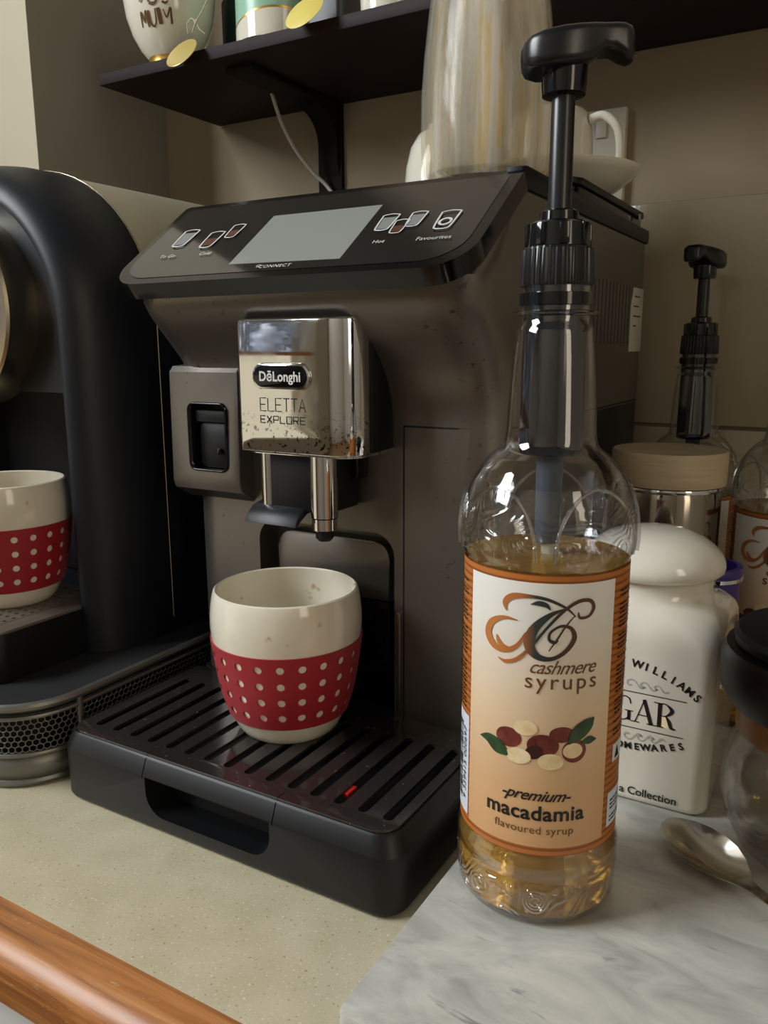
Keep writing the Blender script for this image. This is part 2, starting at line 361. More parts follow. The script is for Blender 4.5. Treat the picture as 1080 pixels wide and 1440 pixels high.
def shift(bm, dx, dy):
    for v in bm.verts: v.co.x += dx; v.co.y += dy
    return bm
def rot2(bm, a):
    c, s = math.cos(a), math.sin(a)
    for v in bm.verts: v.co.x, v.co.y = c*v.co.x-s*v.co.y, s*v.co.x+c*v.co.y
    return bm
def poly2(pts):
    bm = bmesh.new(); bm.faces.new([bm.verts.new((x, y, 0)) for x, y in pts]); return bm
def disc2(cx, cy, rx, ry, n=24, a=0):
    ca, sa = math.cos(a), math.sin(a); bm = bmesh.new()
    rings(bm, [[(cx+f*(rx*math.cos(t)*ca-ry*math.sin(t)*sa), cy+f*(rx*math.cos(t)*sa+ry*math.sin(t)*ca), 0) for t in [2*PI*i/n for i in range(n)]] for f in (1, 0.75, 0.5, 0.25, 0.02)], False, True)
    return bm
def merge(*bms):
    b = bms[0]
    for o in bms[1:]: join(b, o)
    return b
def copy_tree(o, loc, rz, label=None, group=None):
    def rec(s, par):
        c = s.copy(); C.objects.link(c); c.parent = par
        for ch in list(s.children): rec(ch, c)
        return c
    r = rec(o, None); r.location = loc; r.rotation_euler = (0, 0, rz)
    if label: r['label'] = label
    if group: r['group'] = group
    return r

# ------------------------------------------------------------------ the setting
YW = 0.52
struct(link('wall_back', box(-0.378, 2.1, YW, YW+0.05, -0.9, 2.2), 'wall_paint', smooth=False))
tl = bmesh.new()
tx = [-0.37, -0.01, 0.20, 0.41, 0.62, 0.83]
WB = bpy.data.objects['wall_back']
for i in range(len(tx)-1):
    for z0, z1 in ((0.0005, 0.2172), (0.2202, 0.4293)):
        link('tile', box(tx[i]+0.001, tx[i+1]-0.001, YW-0.008, YW-0.0005, z0, z1, 0.0016, 2), 'tile_glaze', WB)
struct(link('wall_left', box(-0.45, -0.3765, 0.319, YW, -0.9, 2.2), 'wall_grey', smooth=False))
struct(link('wall_return', box(-1.1, -0.3766, 0.3182, 0.3189, -0.9, 2.2), 'wall_cream', smooth=False))
wl = struct(link('wall_far_left', box(-1.2, -1.1, -2.5, 0.3182, -0.9, 2.2), 'room_wall', smooth=False))
cut(wl, box(-1.25, -1.05, -1.65, -0.45, -0.40, 1.95)); wl.data.materials.clear(); wl.data.materials.append(MATS['room_wall'])
struct(link('wall_right', box(2.1, 2.15, -2.5, YW, -0.9, 2.2), 'room_wall', smooth=False))
struct(link('floor', box(-1.1, 2.1, -2.5, YW, -0.95, -0.9), 'floor_mat', smooth=False))
struct(link('wall_front', box(-1.2, 2.15, -2.55, -2.5, -0.9, 2.2), 'room_wall', smooth=False))
# window frame in the left wall
wn_ = bmesh.new()
for a in ((-1.65, -1.60, -0.40, 1.95), (-0.50, -0.45, -0.40, 1.95), (-1.60, -0.50, -0.40, -0.36), (-1.60, -0.50, 1.90, 1.95), (-1.07, -1.03, 0.33, 1.90), (-1.60, -0.50, 1.10, 1.13)):
    join(wn_, box(-1.08, -1.055, a[0], a[1], a[2], a[3], 0.004))
struct(link('window_1', wn_, 'plastic_white'))
struct(link('trim_1', box(-1.1, -1.04, -1.62, -0.48, 0.285, 0.325, 0.004), 'oak_edging'))
struct(link('outdoor_backdrop', box(-1.152, -1.150, -1.9, -0.2, -0.6, 0.75), 'outdoor_view', smooth=False))  # added glowing backdrop outside the window, for the chrome to mirror
struct(link('baseboard_left', box(-1.1, -1.05, -2.2, -0.1, -0.9, -0.80), 'wall_cream', smooth=False))

# counter: laminate worktop, wood edging, cabinet face under it
ct = thing('worktop', 'speckled beige laminate worktop with a varnished wooden front edge', 'countertop', (0, 0.2, -0.035))
link('laminate_top', prism([(-1.05, -0.0865), (1.6, -0.0865), (1.6, YW-0.009), (-0.3755, YW-0.009), (-0.3755, 0.317), (-1.05, 0.317)], lambda a, b: (a, b, -0.035), lambda a, b: (a, b, 0.0)), 'counter_laminate', ct, False, True)
pr = [(-0.0865, 0.0)]
for i in range(9):
    a = PI/2-(PI*0.5)*i/8; pr.append((-0.0985-0.0155*math.cos(a), -0.012+0.0115*math.sin(a)))
for i in range(1, 7):
    a = PI*0.5*i/6; pr.append((-0.107-0.007*math.cos(a)+0.0, -0.028-0.007*math.sin(a)))
pr.append((-0.0865, -0.036))
bm = bmesh.new(); rings(bm, [[(x, y, z) for y, z in pr] for x in [(-1.04+0.1*i) for i in range(27)]])
link('wooden_edging', bm, 'oak_edging', ct, True, True)
cb = thing('base_cabinet', 'white cabinet under the worktop, below the wooden edge', 'cabinet', (0.2, 0.2, -0.9))
link('carcass', box(-1.04, 1.6, -0.085, 0.30, -0.88, -0.0362), 'cabinet_white', cb, False, True)
for i in range(4):
    link('door', box(-1.03+0.65*i, -0.386+0.65*i, -0.103, -0.0852, -0.86, -0.040, 0.002), 'cabinet_white', cb, True, True)

# marble slab
bm = bmesh.new(); rings(bm, [[(x, y, z) for x, y in rrect(0.277+i_, 0.80-i_, -0.082+i_, 0.275-i_, 0.006, None, 6)] for z, i_ in ((0.0003, 0.001), (0.0015, 0), (0.0228, 0), (0.0243, 0.0007), (0.025, 0.0022))])
tag(link('marble_slab', bm, 'marble'), 'thick grey veined marble slab under the syrup bottle and sugar jar', 'board')

# shelf
sh = thing('wall_shelf', 'dark brown wooden wall shelf on a metal bracket above the coffee machines', 'shelf', (0.2, YW, 0.567))
link('shelf_board', box(-0.286, 1.25, 0.331, YW-0.0003, 0.567, 0.5785, 0.0012), 'shelf_wood', sh, True, True)
for x in (-0.117, 0.75):
    b = merge(box(x-0.0165, x+0.0165, YW-0.006, YW-0.0003, 0.36, 0.5665, 0.001), box(x-0.0165, x+0.0165, 0.355, YW-0.003, 0.561, 0.5668, 0.001))
    br = link('bracket', b, 'bracket_dark', sh, True, True)
    pts = [(YW-0.006, 0.561), (YW-0.045, 0.561)]
    for i in range(9):
        a = PI/2*i/8; pts.append((YW-0.045+0.035*math.sin(a), 0.561-0.04+0.035*math.cos(a)))
    pts += [(YW-0.010, 0.505), (YW-0.006, 0.49)]
    link('gusset', prism(pts, lambda a, c: (x-0.013, a, c), lambda a, c: (x+0.013, a, c)), 'bracket_dark', br, True)
    link('screw', lathe([(0.004, 0), (0.004, 0.001), (0.0025, 0.0018)], 16), 'chrome_plain', br).matrix_local = Matrix.Translation((x, YW-0.006, 0.44)) @ Matrix.Rotation(PI/2, 4, 'X')
tag(link('cable', tube([(-0.146, 0.446, 0.5675), (-0.1445, 0.452, 0.552), (-0.143, 0.462, 0.535), (-0.138, 0.480, 0.512), (-0.128, 0.497, 0.492), (-0.118, 0.506, 0.480), (-0.105, 0.5075, 0.462), (-0.095, 0.508, 0.43)], 0.0022), 'cable_white'),
    'thin white cable curving down from under the dark shelf', 'cable')
# outlet
ol = thing('power_outlet', 'white wall outlet plate behind the upturned cup and saucer', 'outlet', (0.187, YW, 0.46))
link('plate', box(0.15, 0.224, YW-0.0105, YW-0.0003, 0.434, 0.5185, 0.002), 'plastic_white', ol, True, True)
link('rocker_switch', box(0.196, 0.206, YW-0.0135, YW-0.010, 0.492, 0.508, 0.001), 'plastic_white', ol, True, True)

# ------------------------------------------------------------------ bean-to-cup machine
em = thing('espresso_machine', 'large taupe and black bean-to-cup coffee machine with glossy slanted control panel', 'coffee machine', (0.13, 0.235, 0))
def part(name, bm, m, par=None, **k): return link(name, bm, m, par or em, True, (par is None), **k)
def sub(name, bm, m, par, **k): return link(name, bm, m, par, True, False, **k)
# body loft
lv = [(.0475, .130), (.06, .130), (.12, .130), (.20, .130), (.25, .130), (.262, .1285), (.275, .1235), (.288, .1145), (.30, .1035), (.31, .0935), (.318, .0865), (.326, .0815), (.3345, .0805), (.345, .0945), (.36, .1155), (.375, .136), (.3855, .1505)]
bm = bmesh.new(); rs = []
for z, yf in lv:
    rf = 0.030 if z < 0.345 else 0.030-0.026*min(1, (z-0.345)/0.03)
    rs.append([(x, y, z) for x, y in rrect(0.003, 0.260, yf, 0.470, rf, 0.012, 10)])
rs.append([(x, y, 0.3885) for x, y in rrect(0.006, 0.257, 0.1535, 0.467, 0.003, 0.010, 10)])
rings(bm, rs)
body = part('housing', bm, 'taupe_metallic')
# bay recess with rounded top corners
def arch_outline(x0, x1, z0, z1, r, n=8):
    pts = [(x0, z0), (x1, z0)]
    for i in range(n+1): a = PI/2*i/n; pts.append((x1-r+r*math.cos(a), z1-r+r*math.sin(a)))
    for i in range(n+1): a = PI/2+PI/2*i/n; pts.append((x0+r+r*math.cos(a), z1-r+r*math.sin(a)))
    return pts
cut(body, xz_prism(arch_outline(0.073, 0.186, 0.02, 0.175, 0.016), 0.10, 0.152))
# grooves: door seam on the front, seam and vents on the right side
gr = box(0.1925, 0.1937, 0.10, 0.1312, 0.03, 0.247)
cut(body, gr); cut(body, box(0.1925, 0.262, 0.10, 0.1312, 0.2462, 0.2474)); cut(body, box(0.2588, 0.30, 0.1, 0.48, 0.2463, 0.2477))
for i in range(13):
    cut(body, box(0.2585, 0.27, 0.296+0.0105*i, 0.2985+0.0105*i, 0.298, 0.347)) if i < 1 else None
vb = bmesh.new()
for i in range(1, 13): join(vb, box(0.2585, 0.27, 0.296+0.0105*i, 0.2985+0.0105*i, 0.298, 0.347))
cut(body, vb)
body.data.materials.clear(); body.data.materials.append(MATS['taupe_metallic'])
part('seam', box(0.1926, 0.1936, 0.1302, 0.1308, 0.048, 0.2468), 'black_deep'); part('seam', box(0.1926, 0.2310, 0.1302, 0.1308, 0.2463, 0.2473), 'black_deep')  # dark strips laid in the grooves to stand in for their shade
part('seam', box(0.2588, 0.2594, 0.150, 0.462, 0.2464, 0.2476), 'black_deep')
inn = xz_prism(arch_outline(0.0825, 0.1765, 0.1245, 0.1660, 0.012), 0.1400, 0.1518, 0.0012)
part('bay_back', inn, 'taupe_metallic')
part('bay_panel', xz_prism(arch_outline(0.0825, 0.1765, 0.0490, 0.1238, 0.001, 2), 0.1400, 0.1515, 0.0006), 'black_gloss')
part('door_trim', box(0.1880, 0.1915, 0.1285, 0.131, 0.050, 0.122, 0.0006), 'taupe_metallic')
# black foot part under the housing
part('base', prism(rrect(0.008, 0.254, 0.132, 0.468, 0.008), lambda a, b: (a, b, 0.001), lambda a, b: (a, b, 0.0478), 0.001), 'black_matte')
part('lower_side_panel', box(0.2565, 0.2605, 0.330, 0.455, 0.100, 0.2455, 0.0008), 'black_satin')
# drip tray
bm = bmesh.new(); rs = []
for z, ins in ((0.0, 0.004), (0.002, 0.001), (0.004, 0), (0.0355, 0), (0.0362, 0.0003), (0.0455, 0.004), (0.0468, 0.0052)):
    rs.append([(x, y, z) for x, y in rrect(0+ins, 0.26-ins, 0+ins, 0.1315, 0.016-ins*0.6, 0.001, 8)])
rings(bm, rs)
tray = part('drip_tray', bm, 'black_satin')
hp = arch_outline(0.0815, 0.1785, 0.011, 0.0355, 0.001, 3)
ho = [(a, 0.0465-b) for a, b in arch_outline(0.0815, 0.1785, 0.011, 0.0355, 0.0145, 8)]
cut(tray, xz_prism(ho, -0.01, 0.022)); cut(tray, box(0.0790, 0.0797, -0.01, 0.0045, 0.0340, 0.06)); cut(tray, box(0.1803, 0.1810, -0.01, 0.0045, 0.0340, 0.06))
tray.data.materials.clear(); tray.data.materials.append(MATS['black_satin'])
sub('handle_recess', box(0.0802, 0.1798, 0.0215, 0.023, 0.010, 0.0358), 'black_deep', tray)
# grill plate with slots
gp = part('grill', prism(rrect(0.0065, 0.2535, 0.0058, 0.1295, 0.012, 0.002, 6), lambda a, b: (a, b, 0.0462), lambda a, b: (a, b, 0.0482), 0.0004), 'grill_black')
cb_ = bmesh.new()
for i in range(15):
    x = 0.0205+0.0160*i; y0, y1 = (0.0175, 0.1055)
    join(cb_, prism(rrect(x-0.0031, x+0.0031, y0, y1, 0.0030), lambda a, b: (a, b, 0.040), lambda a, b: (a, b, 0.06)))
cut(gp, cb_)
cut(gp, merge(box(0.0791, 0.0796, 0.0, 0.0120, 0.04, 0.06), box(0.1804, 0.1809, 0.0, 0.0120, 0.04, 0.06)))
gp.data.materials.clear(); gp.data.materials.append(MATS['grill_black'])
sub('float_marker', box(0.2090, 0.2122, 0.030, 0.040, 0.0445, 0.0472, 0.0005), 'red_cap', gp)
# hollow under the slots
cut(tray, box(0.012, 0.248, 0.014, 0.112, 0.0385, 0.06)); tray.data.materials.clear(); tray.data.materials.append(MATS['black_satin'])

# control panel (slanted slab)
O = Vector((0, 0.080, 0.345)); U = Vector((1, 0, 0)); V = Vector((0, 0.808, 0.589)); N = Vector((0, -0.589, 0.808))
def dm(h): return lambda a, b: tuple(O+U*a+V*b+N*h)
cp = part('control_panel', prism(rrect(-0.001, 0.2615, -0.014, 0.0885, 0.026, 0.004, 10), dm(-0.0115), dm(0), 0.0016, 3), 'black_gloss')
cin = sub('inlay', prism(rrect(0.005, 0.2545, -0.0075, 0.083, 0.024, 0.003, 10), dm(-0.001), dm(0.0003)), 'display_glass', cp)
sub('screen', prism([(0.096, 0.002), (0.179, 0.0), (0.179, 0.0605), (0.096, 0.0605)], dm(0.0), dm(0.0005)), 'screen_grey', cp)
pf = dm(0.0009); pf2 = dm(0.0012)
def glass_icon(cx, cy, s, fillc=None):
    a = merge(ribbon([(cx-s*.5, cy+s*.8, .0012*s/.012), (cx-s*.42, cy-s*.5, .0012*s/.012), (cx-s*.25, cy-s*.75, .0012*s/.012), (cx+s*.25, cy-s*.75, .0012*s/.012), (cx+s*.42, cy-s*.5, .0012*s/.012), (cx+s*.5, cy+s*.8, .0012*s/.012)], 4),
              ribbon([(cx-s*.5, cy+s*.8, .0009), (cx, cy+s*.9, .0009), (cx+s*.5, cy+s*.8, .0009)], 4))
    return a
ICS = (glass_icon(0.193, 0.036, 0.011), glass_icon(0.204, 0.030, 0.009), glass_icon(0.212, 0.037, 0.010), glass_icon(0.233, 0.033, 0.012), glass_icon(0.033, 0.039, 0.013), glass_icon(0.060, 0.034, 0.012), glass_icon(0.074, 0.043, 0.010))
for b_ in ICS: sub('drink_icon', mapbm(b_, pf2), 'print_white', cp, recalc=False)
ic2 = [poly2([(cx-s*.44, cy+s*.2), (cx-s*.38, cy-s*.55), (cx+s*.38, cy-s*.55), (cx+s*.44, cy+s*.2)]) for cx, cy, s in ((0.060, 0.034, .012), (0.074, 0.043, .010), (0.204, 0.030, .009))]
for b_ in ic2: sub('coffee_icon', mapbm(b_, pf), 'print_coffee', cp, recalc=False)
ic3 = [poly2([(cx-s*.46, cy+s*.6), (cx-s*.38, cy-s*.6), (cx+s*.38, cy-s*.6), (cx+s*.46, cy+s*.6)]) for cx, cy, s in ((0.193, 0.036, .011), (0.212, 0.037, .010), (0.033, 0.039, .013))]
for b_ in ic3: sub('milk_icon', mapbm(b_, pf), 'print_grey', cp, recalc=False)
ring = ribbon([(0.233+0.0035*math.cos(a), 0.0315+0.0035*math.sin(a), 0.0016) for a in [2*PI*i/20 for i in range(21)]], smooth=False)
sub('favourites_ring', mapbm(ring, pf2), 'print_white', cp, recalc=False)
tx_ = (shift(text_bm('To Go', 0.0050, spacing=1.05), 0.034, 0.0150), shift(text_bm('Cold', 0.0050), 0.067, 0.0150), shift(text_bm('Hot', 0.0050), 0.198, 0.0130), shift(text_bm('Favourites', 0.0052), 0.233, 0.0125), shift(text_bm('CONNECT', 0.0044, bold=0.00003, spacing=1.15), 0.136, -0.0060), ribbon([(0.1215, -0.0035, .0006), (0.1235, -0.0025, .0006), (0.1255, -0.0035, .0006)], 4), ribbon([(0.1222, -0.0050, .0006), (0.1235, -0.0042, .0006), (0.1248, -0.0050, .0006)], 4))
for b_ in tx_: sub('panel_lettering', mapbm(b_, pf2), 'print_white', cp, recalc=False)
# trim running back along the top right edge, hopper lid, deck
part('top_trim', prism([(0.150, 0.3870), (0.150, 0.3985), (0.158, 0.4000), (0.262, 0.3990), (0.470, 0.3985), (0.472, 0.392), (0.470, 0.3870)], lambda a, b: (0.250, a, b), lambda a, b: (0.2605, a, b), 0.001), 'black_satin')
part('top_deck', box(0.002, 0.251, 0.150, 0.468, 0.3865, 0.3935, 0.001), 'black_satin')
hl = part('bean_hopper', prism(rrect(0.075, 0.2570, 0.258, 0.462, 0.012), lambda a, b: (a, b, 0.393), lambda a, b: (a, b, 0.4065), 0.001), 'black_gloss')
sub('hopper_lid', prism(rrect(0.073, 0.2590, 0.256, 0.464, 0.013), lambda a, b: (a, b, 0.4068), lambda a, b: (a, b, 0.4115), 0.0015), 'black_satin', hl)
sub('lid_notch', box(0.2592, 0.2602, 0.430, 0.437, 0.4035, 0.4085), 'chrome_plain', hl)
# steam connector panel
pts = [(0.130, 0.284), (0.1195, 0.2830), (0.1160, 0.279), (0.1145, 0.200), (0.1165, 0.1945), (0.131, 0.186)]
bm = prism(pts, lambda a, b: (0.0055, a, b), lambda a, b: (0.0695, a, b), 0.0012, 3)
cnp = part('steam_connector_panel', bm, 'taupe_metallic')
cut(cnp, xz_prism(rrect(0.0235, 0.0600, 0.2085, 0.2580, 0.006), 0.10, 0.1285)); cnp.data.materials.clear(); cnp.data.materials.append(MATS['taupe_metallic'])
sub('socket', xz_prism(rrect(0.0228, 0.0607, 0.2078, 0.2587, 0.006), 0.1265, 0.1287), 'black_deep', cnp)
fr = prism(rrect(0.0238, 0.0597, 0.2088, 0.2577, 0.0058), lambda a, b: (a, 0.1135, b), lambda a, b: (a, 0.1265, b))
bmesh.ops.delete(fr, geom=[f for f in fr.faces if len(f.verts) > 4], context='FACES')
s_ = sub('socket_rim', fr, 'black_gloss', cnp); sd = s_.modifiers.new('s', 'SOLIDIFY'); sd.thickness = 0.0012
sub('socket_cover', merge(xz_prism(rrect(0.0300, 0.0560, 0.2110, 0.2430, 0.004), 0.1200, 0.1268, 0.001), xz_prism(rrect(0.0270, 0.0570, 0.2440, 0.2520, 0.002), 0.1180, 0.1268, 0.001)), 'black_satin', cnp)
sub('steam_nozzle', lathe([(0.0022, 0), (0.0022, 0.003), (0.001, 0.004)], 16), 'black_gloss', cnp).matrix_local = Matrix.Translation((0.0490, 0.1200, 0.2230)) @ Matrix.Rotation(PI/2, 4, 'X')
# spout
sp = part('spout', prism(rrect(0.1000, 0.1830, 0.088, 0.140, 0.013, 0.001, 10), lambda a, b: (a, b, 0.2330), lambda a, b: (a, b, 0.3120)), 'black_satin')
# chrome shell: front wraps round both corners
ordr = [(0.0978, 0.1010)]+[(0.1018-0.0040*math.cos(PI/2*i/6), 0.0860-0.0040*math.sin(PI/2*i/6)) for i in range(7)]
ordr += [(0.11+0.01*i, 0.0820) for i in range(6)]+[(0.1675+0.0175*math.sin(PI/2*i/12), 0.0995-0.0175*math.cos(PI/2*i/12)) for i in range(13)]+[(0.1850, 0.1040)]
bm = bmesh.new(); rs = []
zs = [0.2305, 0.2309, 0.232, 0.25, 0.27, 0.29, 0.31, 0.3125, 0.3135]; ins = [0.0014, 0.0006, 0, 0, 0, 0, 0, 0.0004, 0.0014]
for z, i_ in zip(zs, ins):
    rs.append([(0.1415+(x-0.1415)*(1-i_/0.043), 0.108+(y-0.108)*(1-i_/0.026), z) for x, y in ordr])
rings(bm, rs, False, False, False)
chs = sub('chrome_cover', bm, 'chrome', sp); md = chs.modifiers.new('s', 'SOLIDIFY'); md.thickness = 0.0014; md.offset = -1
sub('spout_side_plate', merge(prism([(0.1045, 0.2315), (0.136, 0.2325), (0.136, 0.262), (0.128, 0.275), (0.1185, 0.288), (0.1045, 0.303)], lambda a, b: (0.1815, a, b), lambda a, b: (0.1852, a, b), 0.0006)), 'black_satin', sp)
sub('bottom_rim', prism(rrect(0.0990, 0.1840, 0.0835, 0.136, 0.014, 0.001, 10), lambda a, b: (a, b, 0.2300), lambda a, b: (a, b, 0.2330), 0.0006), 'chrome_plain', sp)
sub('badge', xz_prism(rrect(0.1125, 0.1560, 0.2705, 0.2868, 0.0080, None, 8), 0.0800, 0.0822, 0.0006), 'chrome_plain', sp)
sub('badge_plate', xz_prism(rrect(0.1140, 0.1545, 0.2720, 0.2853, 0.0066, None, 8), 0.0795, 0.0805, 0.0002), 'black_gloss', sp)
sub('badge_lettering', mapbm(shift(text_bm('DēLonghi', 0.0083, bold=0.00022, spacing=1.02, sx=0.94), 0.13425, 0.2759), lambda a, b: (a, 0.0792, b)), 'print_white', sp, recalc=False)
# thin angular lettering
def strokes(segs, wd):
    return merge(*[ribbon([(x, y, wd) for x, y in s], smooth=False) for s in segs])
GL = {'E': [[(1, 0), (0, 0), (0, 1), (1, 1)], [(0, .5), (.85, .5)]], 'L': [[(0, 1), (0, 0), (1, 0)]], 'T': [[(0, 1), (1, 1)], [(.5, 1), (.5, 0)]],
      'A': [[(0, 0), (.5, 1), (1, 0)], [(.2, .35), (.8, .35)]], 'X': [[(0, 0), (1, 1)], [(0, 1), (1, 0)]], 'P': [[(0, 0), (0, 1), (1, 1), (1, .45), (0, .45)]],
      'O': [[(0, 0), (0, 1), (1, 1), (1, 0), (0, 0)]], 'R': [[(0, 0), (0, 1), (1, 1), (1, .45), (0, .45)], [(.5, .45), (1, 0)]]}
def word(s, x0, z0, wl, h, gap, wd):
    seg = []
    for i, ch in enumerate(s): seg += [[(x0+i*(wl+gap)+a*wl, z0+b*h) for a, b in st] for st in GL[ch]]
    return strokes(seg, wd)
sub('model_lettering', mapbm(merge(word('ELETTA', 0.1166, 0.2572, 0.0047, 0.0080, 0.0013, 0.0007), word('EXPLORE', 0.1166, 0.2498, 0.0037, 0.0043, 0.0014, 0.0008)), lambda a, b: (a, 0.08188, b)), 'print_black', sp, recalc=False)
# taps under the spout
def cyl(x, y, z0, z1, r, n=32): return lathe([(r*0.9, z0), (r, z0+0.0006), (r, z1)], n, (x, y))
tp = part('tap', cyl(0.1535, 0.097, 0.1895, 0.2330, 0.0088), 'chrome_plain'); sub('tap_collar', cyl(0.1535, 0.097, 0.1815, 0.1893, 0.0082), 'chrome_plain', tp); sub('tap_nozzle', lathe([(0.004, 0.1745), (0.0058, 0.1765), (0.0058, 0.1815)], 24, (0.1535, 0.097)), 'black_matte', tp)
part('tap', cyl(0.1110, 0.097, 0.1920, 0.2330, 0.0058), 'chrome_plain')
part('tap_bracket', merge(box(0.1140, 0.1480, 0.0925, 0.118, 0.1925, 0.2320, 0.001), box(0.1500, 0.1600, 0.104, 0.128, 0.1930, 0.2320, 0.001)), 'black_satin')
part('tap_bracket', merge(box(0.1605, 0.1660, 0.1180, 0.1290, 0.2120, 0.2310, 0.001)), 'black_gloss')
pts = [(0.118, 0.1930), (0.118, 0.1965), (0.100, 0.1965), (0.090, 0.1945), (0.0835, 0.1895), (0.0815, 0.1845), (0.0830, 0.1840), (0.0865, 0.1880), (0.094, 0.1920)]
b_ = prism(pts, lambda a, b: (0.1010, a, b), lambda a, b: (0.1420, a, b), 0.0008); part('drip_flap', b_, 'black_satin')
# rating sticker on the right side
sk = part('rating_sticker', prism([(0.4265, 0.3465), (0.462, 0.3465), (0.462, 0.291), (0.4205, 0.291), (0.4205, 0.330)], lambda a, b: (0.2599, a, b), lambda a, b: (0.2605, a, b)), 'sticker_paper')
tt = merge(*[ribbon([(a, -0.0085*i+0.001, 0.0012), (b, -0.0085*i+0.001, 0.0012)], smooth=False) for i, row in enumerate([((0.002, 0.009), (0.011, 0.020)), ((0.0, 0.006), (0.008, 0.017)), ((0.0, 0.012), (0.014, 0.024)), ((0.0, 0.010),)]) for a, b in row])
sub('sticker_small_print', mapbm(tt, lambda a, b: (0.2607, 0.4290+a, 0.3380+b)), 'print_black', sk, recalc=False)['kind'] = 'stuff'

# ------------------------------------------------------------------ mugs with red dotted sleeves
def make_mug(loc, rz, label, group):
    t = thing('mug', label, 'mug', loc, rz, group)
    out = [(0.001, 0.0012), (0.026, 0.0012), (0.027, 0.0), (0.0300, 0.0), (0.0325, 0.002), (0.0350, 0.006), (0.0392, 0.015), (0.0420, 0.024), (0.0440, 0.033), (0.0461, 0.045), (0.0476, 0.056), (0.0487, 0.0645), (0.0494, 0.073), (0.0492, 0.081), (0.0483, 0.089), (0.0472, 0.0940), (0.0466, 0.0955), (0.0455, 0.0962), (0.0445, 0.0953), (0.0452, 0.088), (0.0463, 0.075), (0.0450, 0.060), (0.0425, 0.042), (0.038, 0.024), (0.030, 0.011), (0.015, 0.0075), (0.001, 0.007)]
    link('cup_body', lathe(out, 80), 'ceramic_white', t)
    R0 = [(z, r) for r, z in out[4:16]]
    def rad(z):
        for (a, b), (c, d) in zip(R0, R0[1:]):
            if a <= z <= c: return b+(d-b)*(z-a)/(c-a)
        return R0[-1][1]
    bm = bmesh.new(); NC = 22; zb, zt = 0.0140, 0.0645; th = 0.0010
    def P(th_, z, off): r = rad(z)+off; return (r*math.cos(th_), r*math.sin(th_), z)
    zc = [0.0228, 0.0341, 0.0454, 0.0567]; hz = 0.00565; dt = 2*PI/NC; rd = 0.0027
    for j, z in enumerate(zc):
        for i in range(NC):
            t0 = dt*(i+0.5*0); q = 16; sq = []; ci = []; inn = []
            rr = rad(z)
            for k in range(q):
                a = 2*PI*k/q+PI/4; c, s = math.cos(a), math.sin(a); mx = max(abs(c), abs(s))
                lo = -hz if j > 0 else -(z-zb); hi = hz if j < 3 else (zt-z)
                sq.append(P(t0+c/mx*dt/2, z+(s/mx)*(hi if s > 0 else -lo), th))
                ci.append(P(t0+c*rd/rr, z+s*rd, th)); inn.append(P(t0+c*rd*0.9/rr, z+s*rd*0.9, 0.0001))
            rings(bm, [sq, ci, inn], False, False)
    bmesh.ops.remove_doubles(bm, verts=bm.verts[:], dist=0.00002)
    for z in (zb, zt):
        a = [P(2*PI*i/88, z, th) for i in range(88)]; b = [P(2*PI*i/88, z, -0.0003) for i in range(88)]
        rings(bm, [a, b], False, False)
    link('dotted_sleeve', bm, 'red_silicone', t, recalc=False)
    return t
G1 = 'white mugs with red dotted sleeves'
mg = make_mug((0.1310, 0.0840, 0.0483), 0.12, 'white mug with red dotted sleeve on the taupe machine\'s slotted tray', G1)
copy_tree(mg, (-0.1310, 0.0680, 0.1000), 0.35, 'white mug with red dotted sleeve on the small perforated tray at left edge', G1)

# ------------------------------------------------------------------ pod machine at the left, on a mesh pod drawer
dr = thing('pod_stand', 'dark mesh-sided stand under the black pod machine', 'stand', (-0.17, 0.16, 0))
DX0, DX1, DY0, DY1 = -0.335, -0.009, -0.024, 0.31
def dout(ins, n=14): return rrect(DX0+ins, DX1-ins, DY0+ins, DY1-ins, 0.052-ins, 0.01, n)
def dlink(name, bm, m): return link(name, bm, m, dr, True, True)
def slab(ins, z0, z1, bev): return prism(dout(ins), lambda a, b: (a, b, z0), lambda a, b: (a, b, z1), bev)
dlink('top_plate', slab(0.002, 0.0555, 0.0615, 0.0008), 'drawer_top')
def loop_tube(ins, z, r):
    o = dout(ins); P3 = [Vector((a, b, z)) for a, b in o]; bm = bmesh.new(); rs = []; n = len(P3)
    for i, p in enumerate(P3):
        t = (P3[(i+1) % n]-P3[i-1]).normalized(); nn = t.cross(Vector((0, 0, 1)))
        rs.append([p+r*(math.cos(2*PI*k/8)*nn+math.sin(2*PI*k/8)*Vector((0, 0, 1))) for k in range(8)])
    rs.append(rs[0]); rings(bm, rs, False, False); bmesh.ops.remove_doubles(bm, verts=bm.verts[:], dist=1e-6); return bm
dlink('top_rail', loop_tube(0.001, 0.0600, 0.0030), 'drawer_metal')
dlink('front_rail', loop_tube(0.003, 0.0515, 0.0018), 'drawer_metal')
dlink('middle_rail', loop_tube(0.004, 0.0240, 0.0018), 'drawer_metal')
dlink('bottom_rail', loop_tube(0.006, 0.0034, 0.0030), 'drawer_metal')
def wallbm(ins, z0, z1):
    o = dout(ins); bm = bmesh.new(); rings(bm, [[(a, b, z0) for a, b in o], [(a, b, z1) for a, b in o]], False, False); return bm
dlink('lower_band', wallbm(0.0045, 0.003, 0.0235), 'drawer_metal').modifiers.new('s', 'SOLIDIFY').thickness = 0.0006
dlink('inner_box', slab(0.022, 0.004, 0.0550, 0.001), 'black_deep')
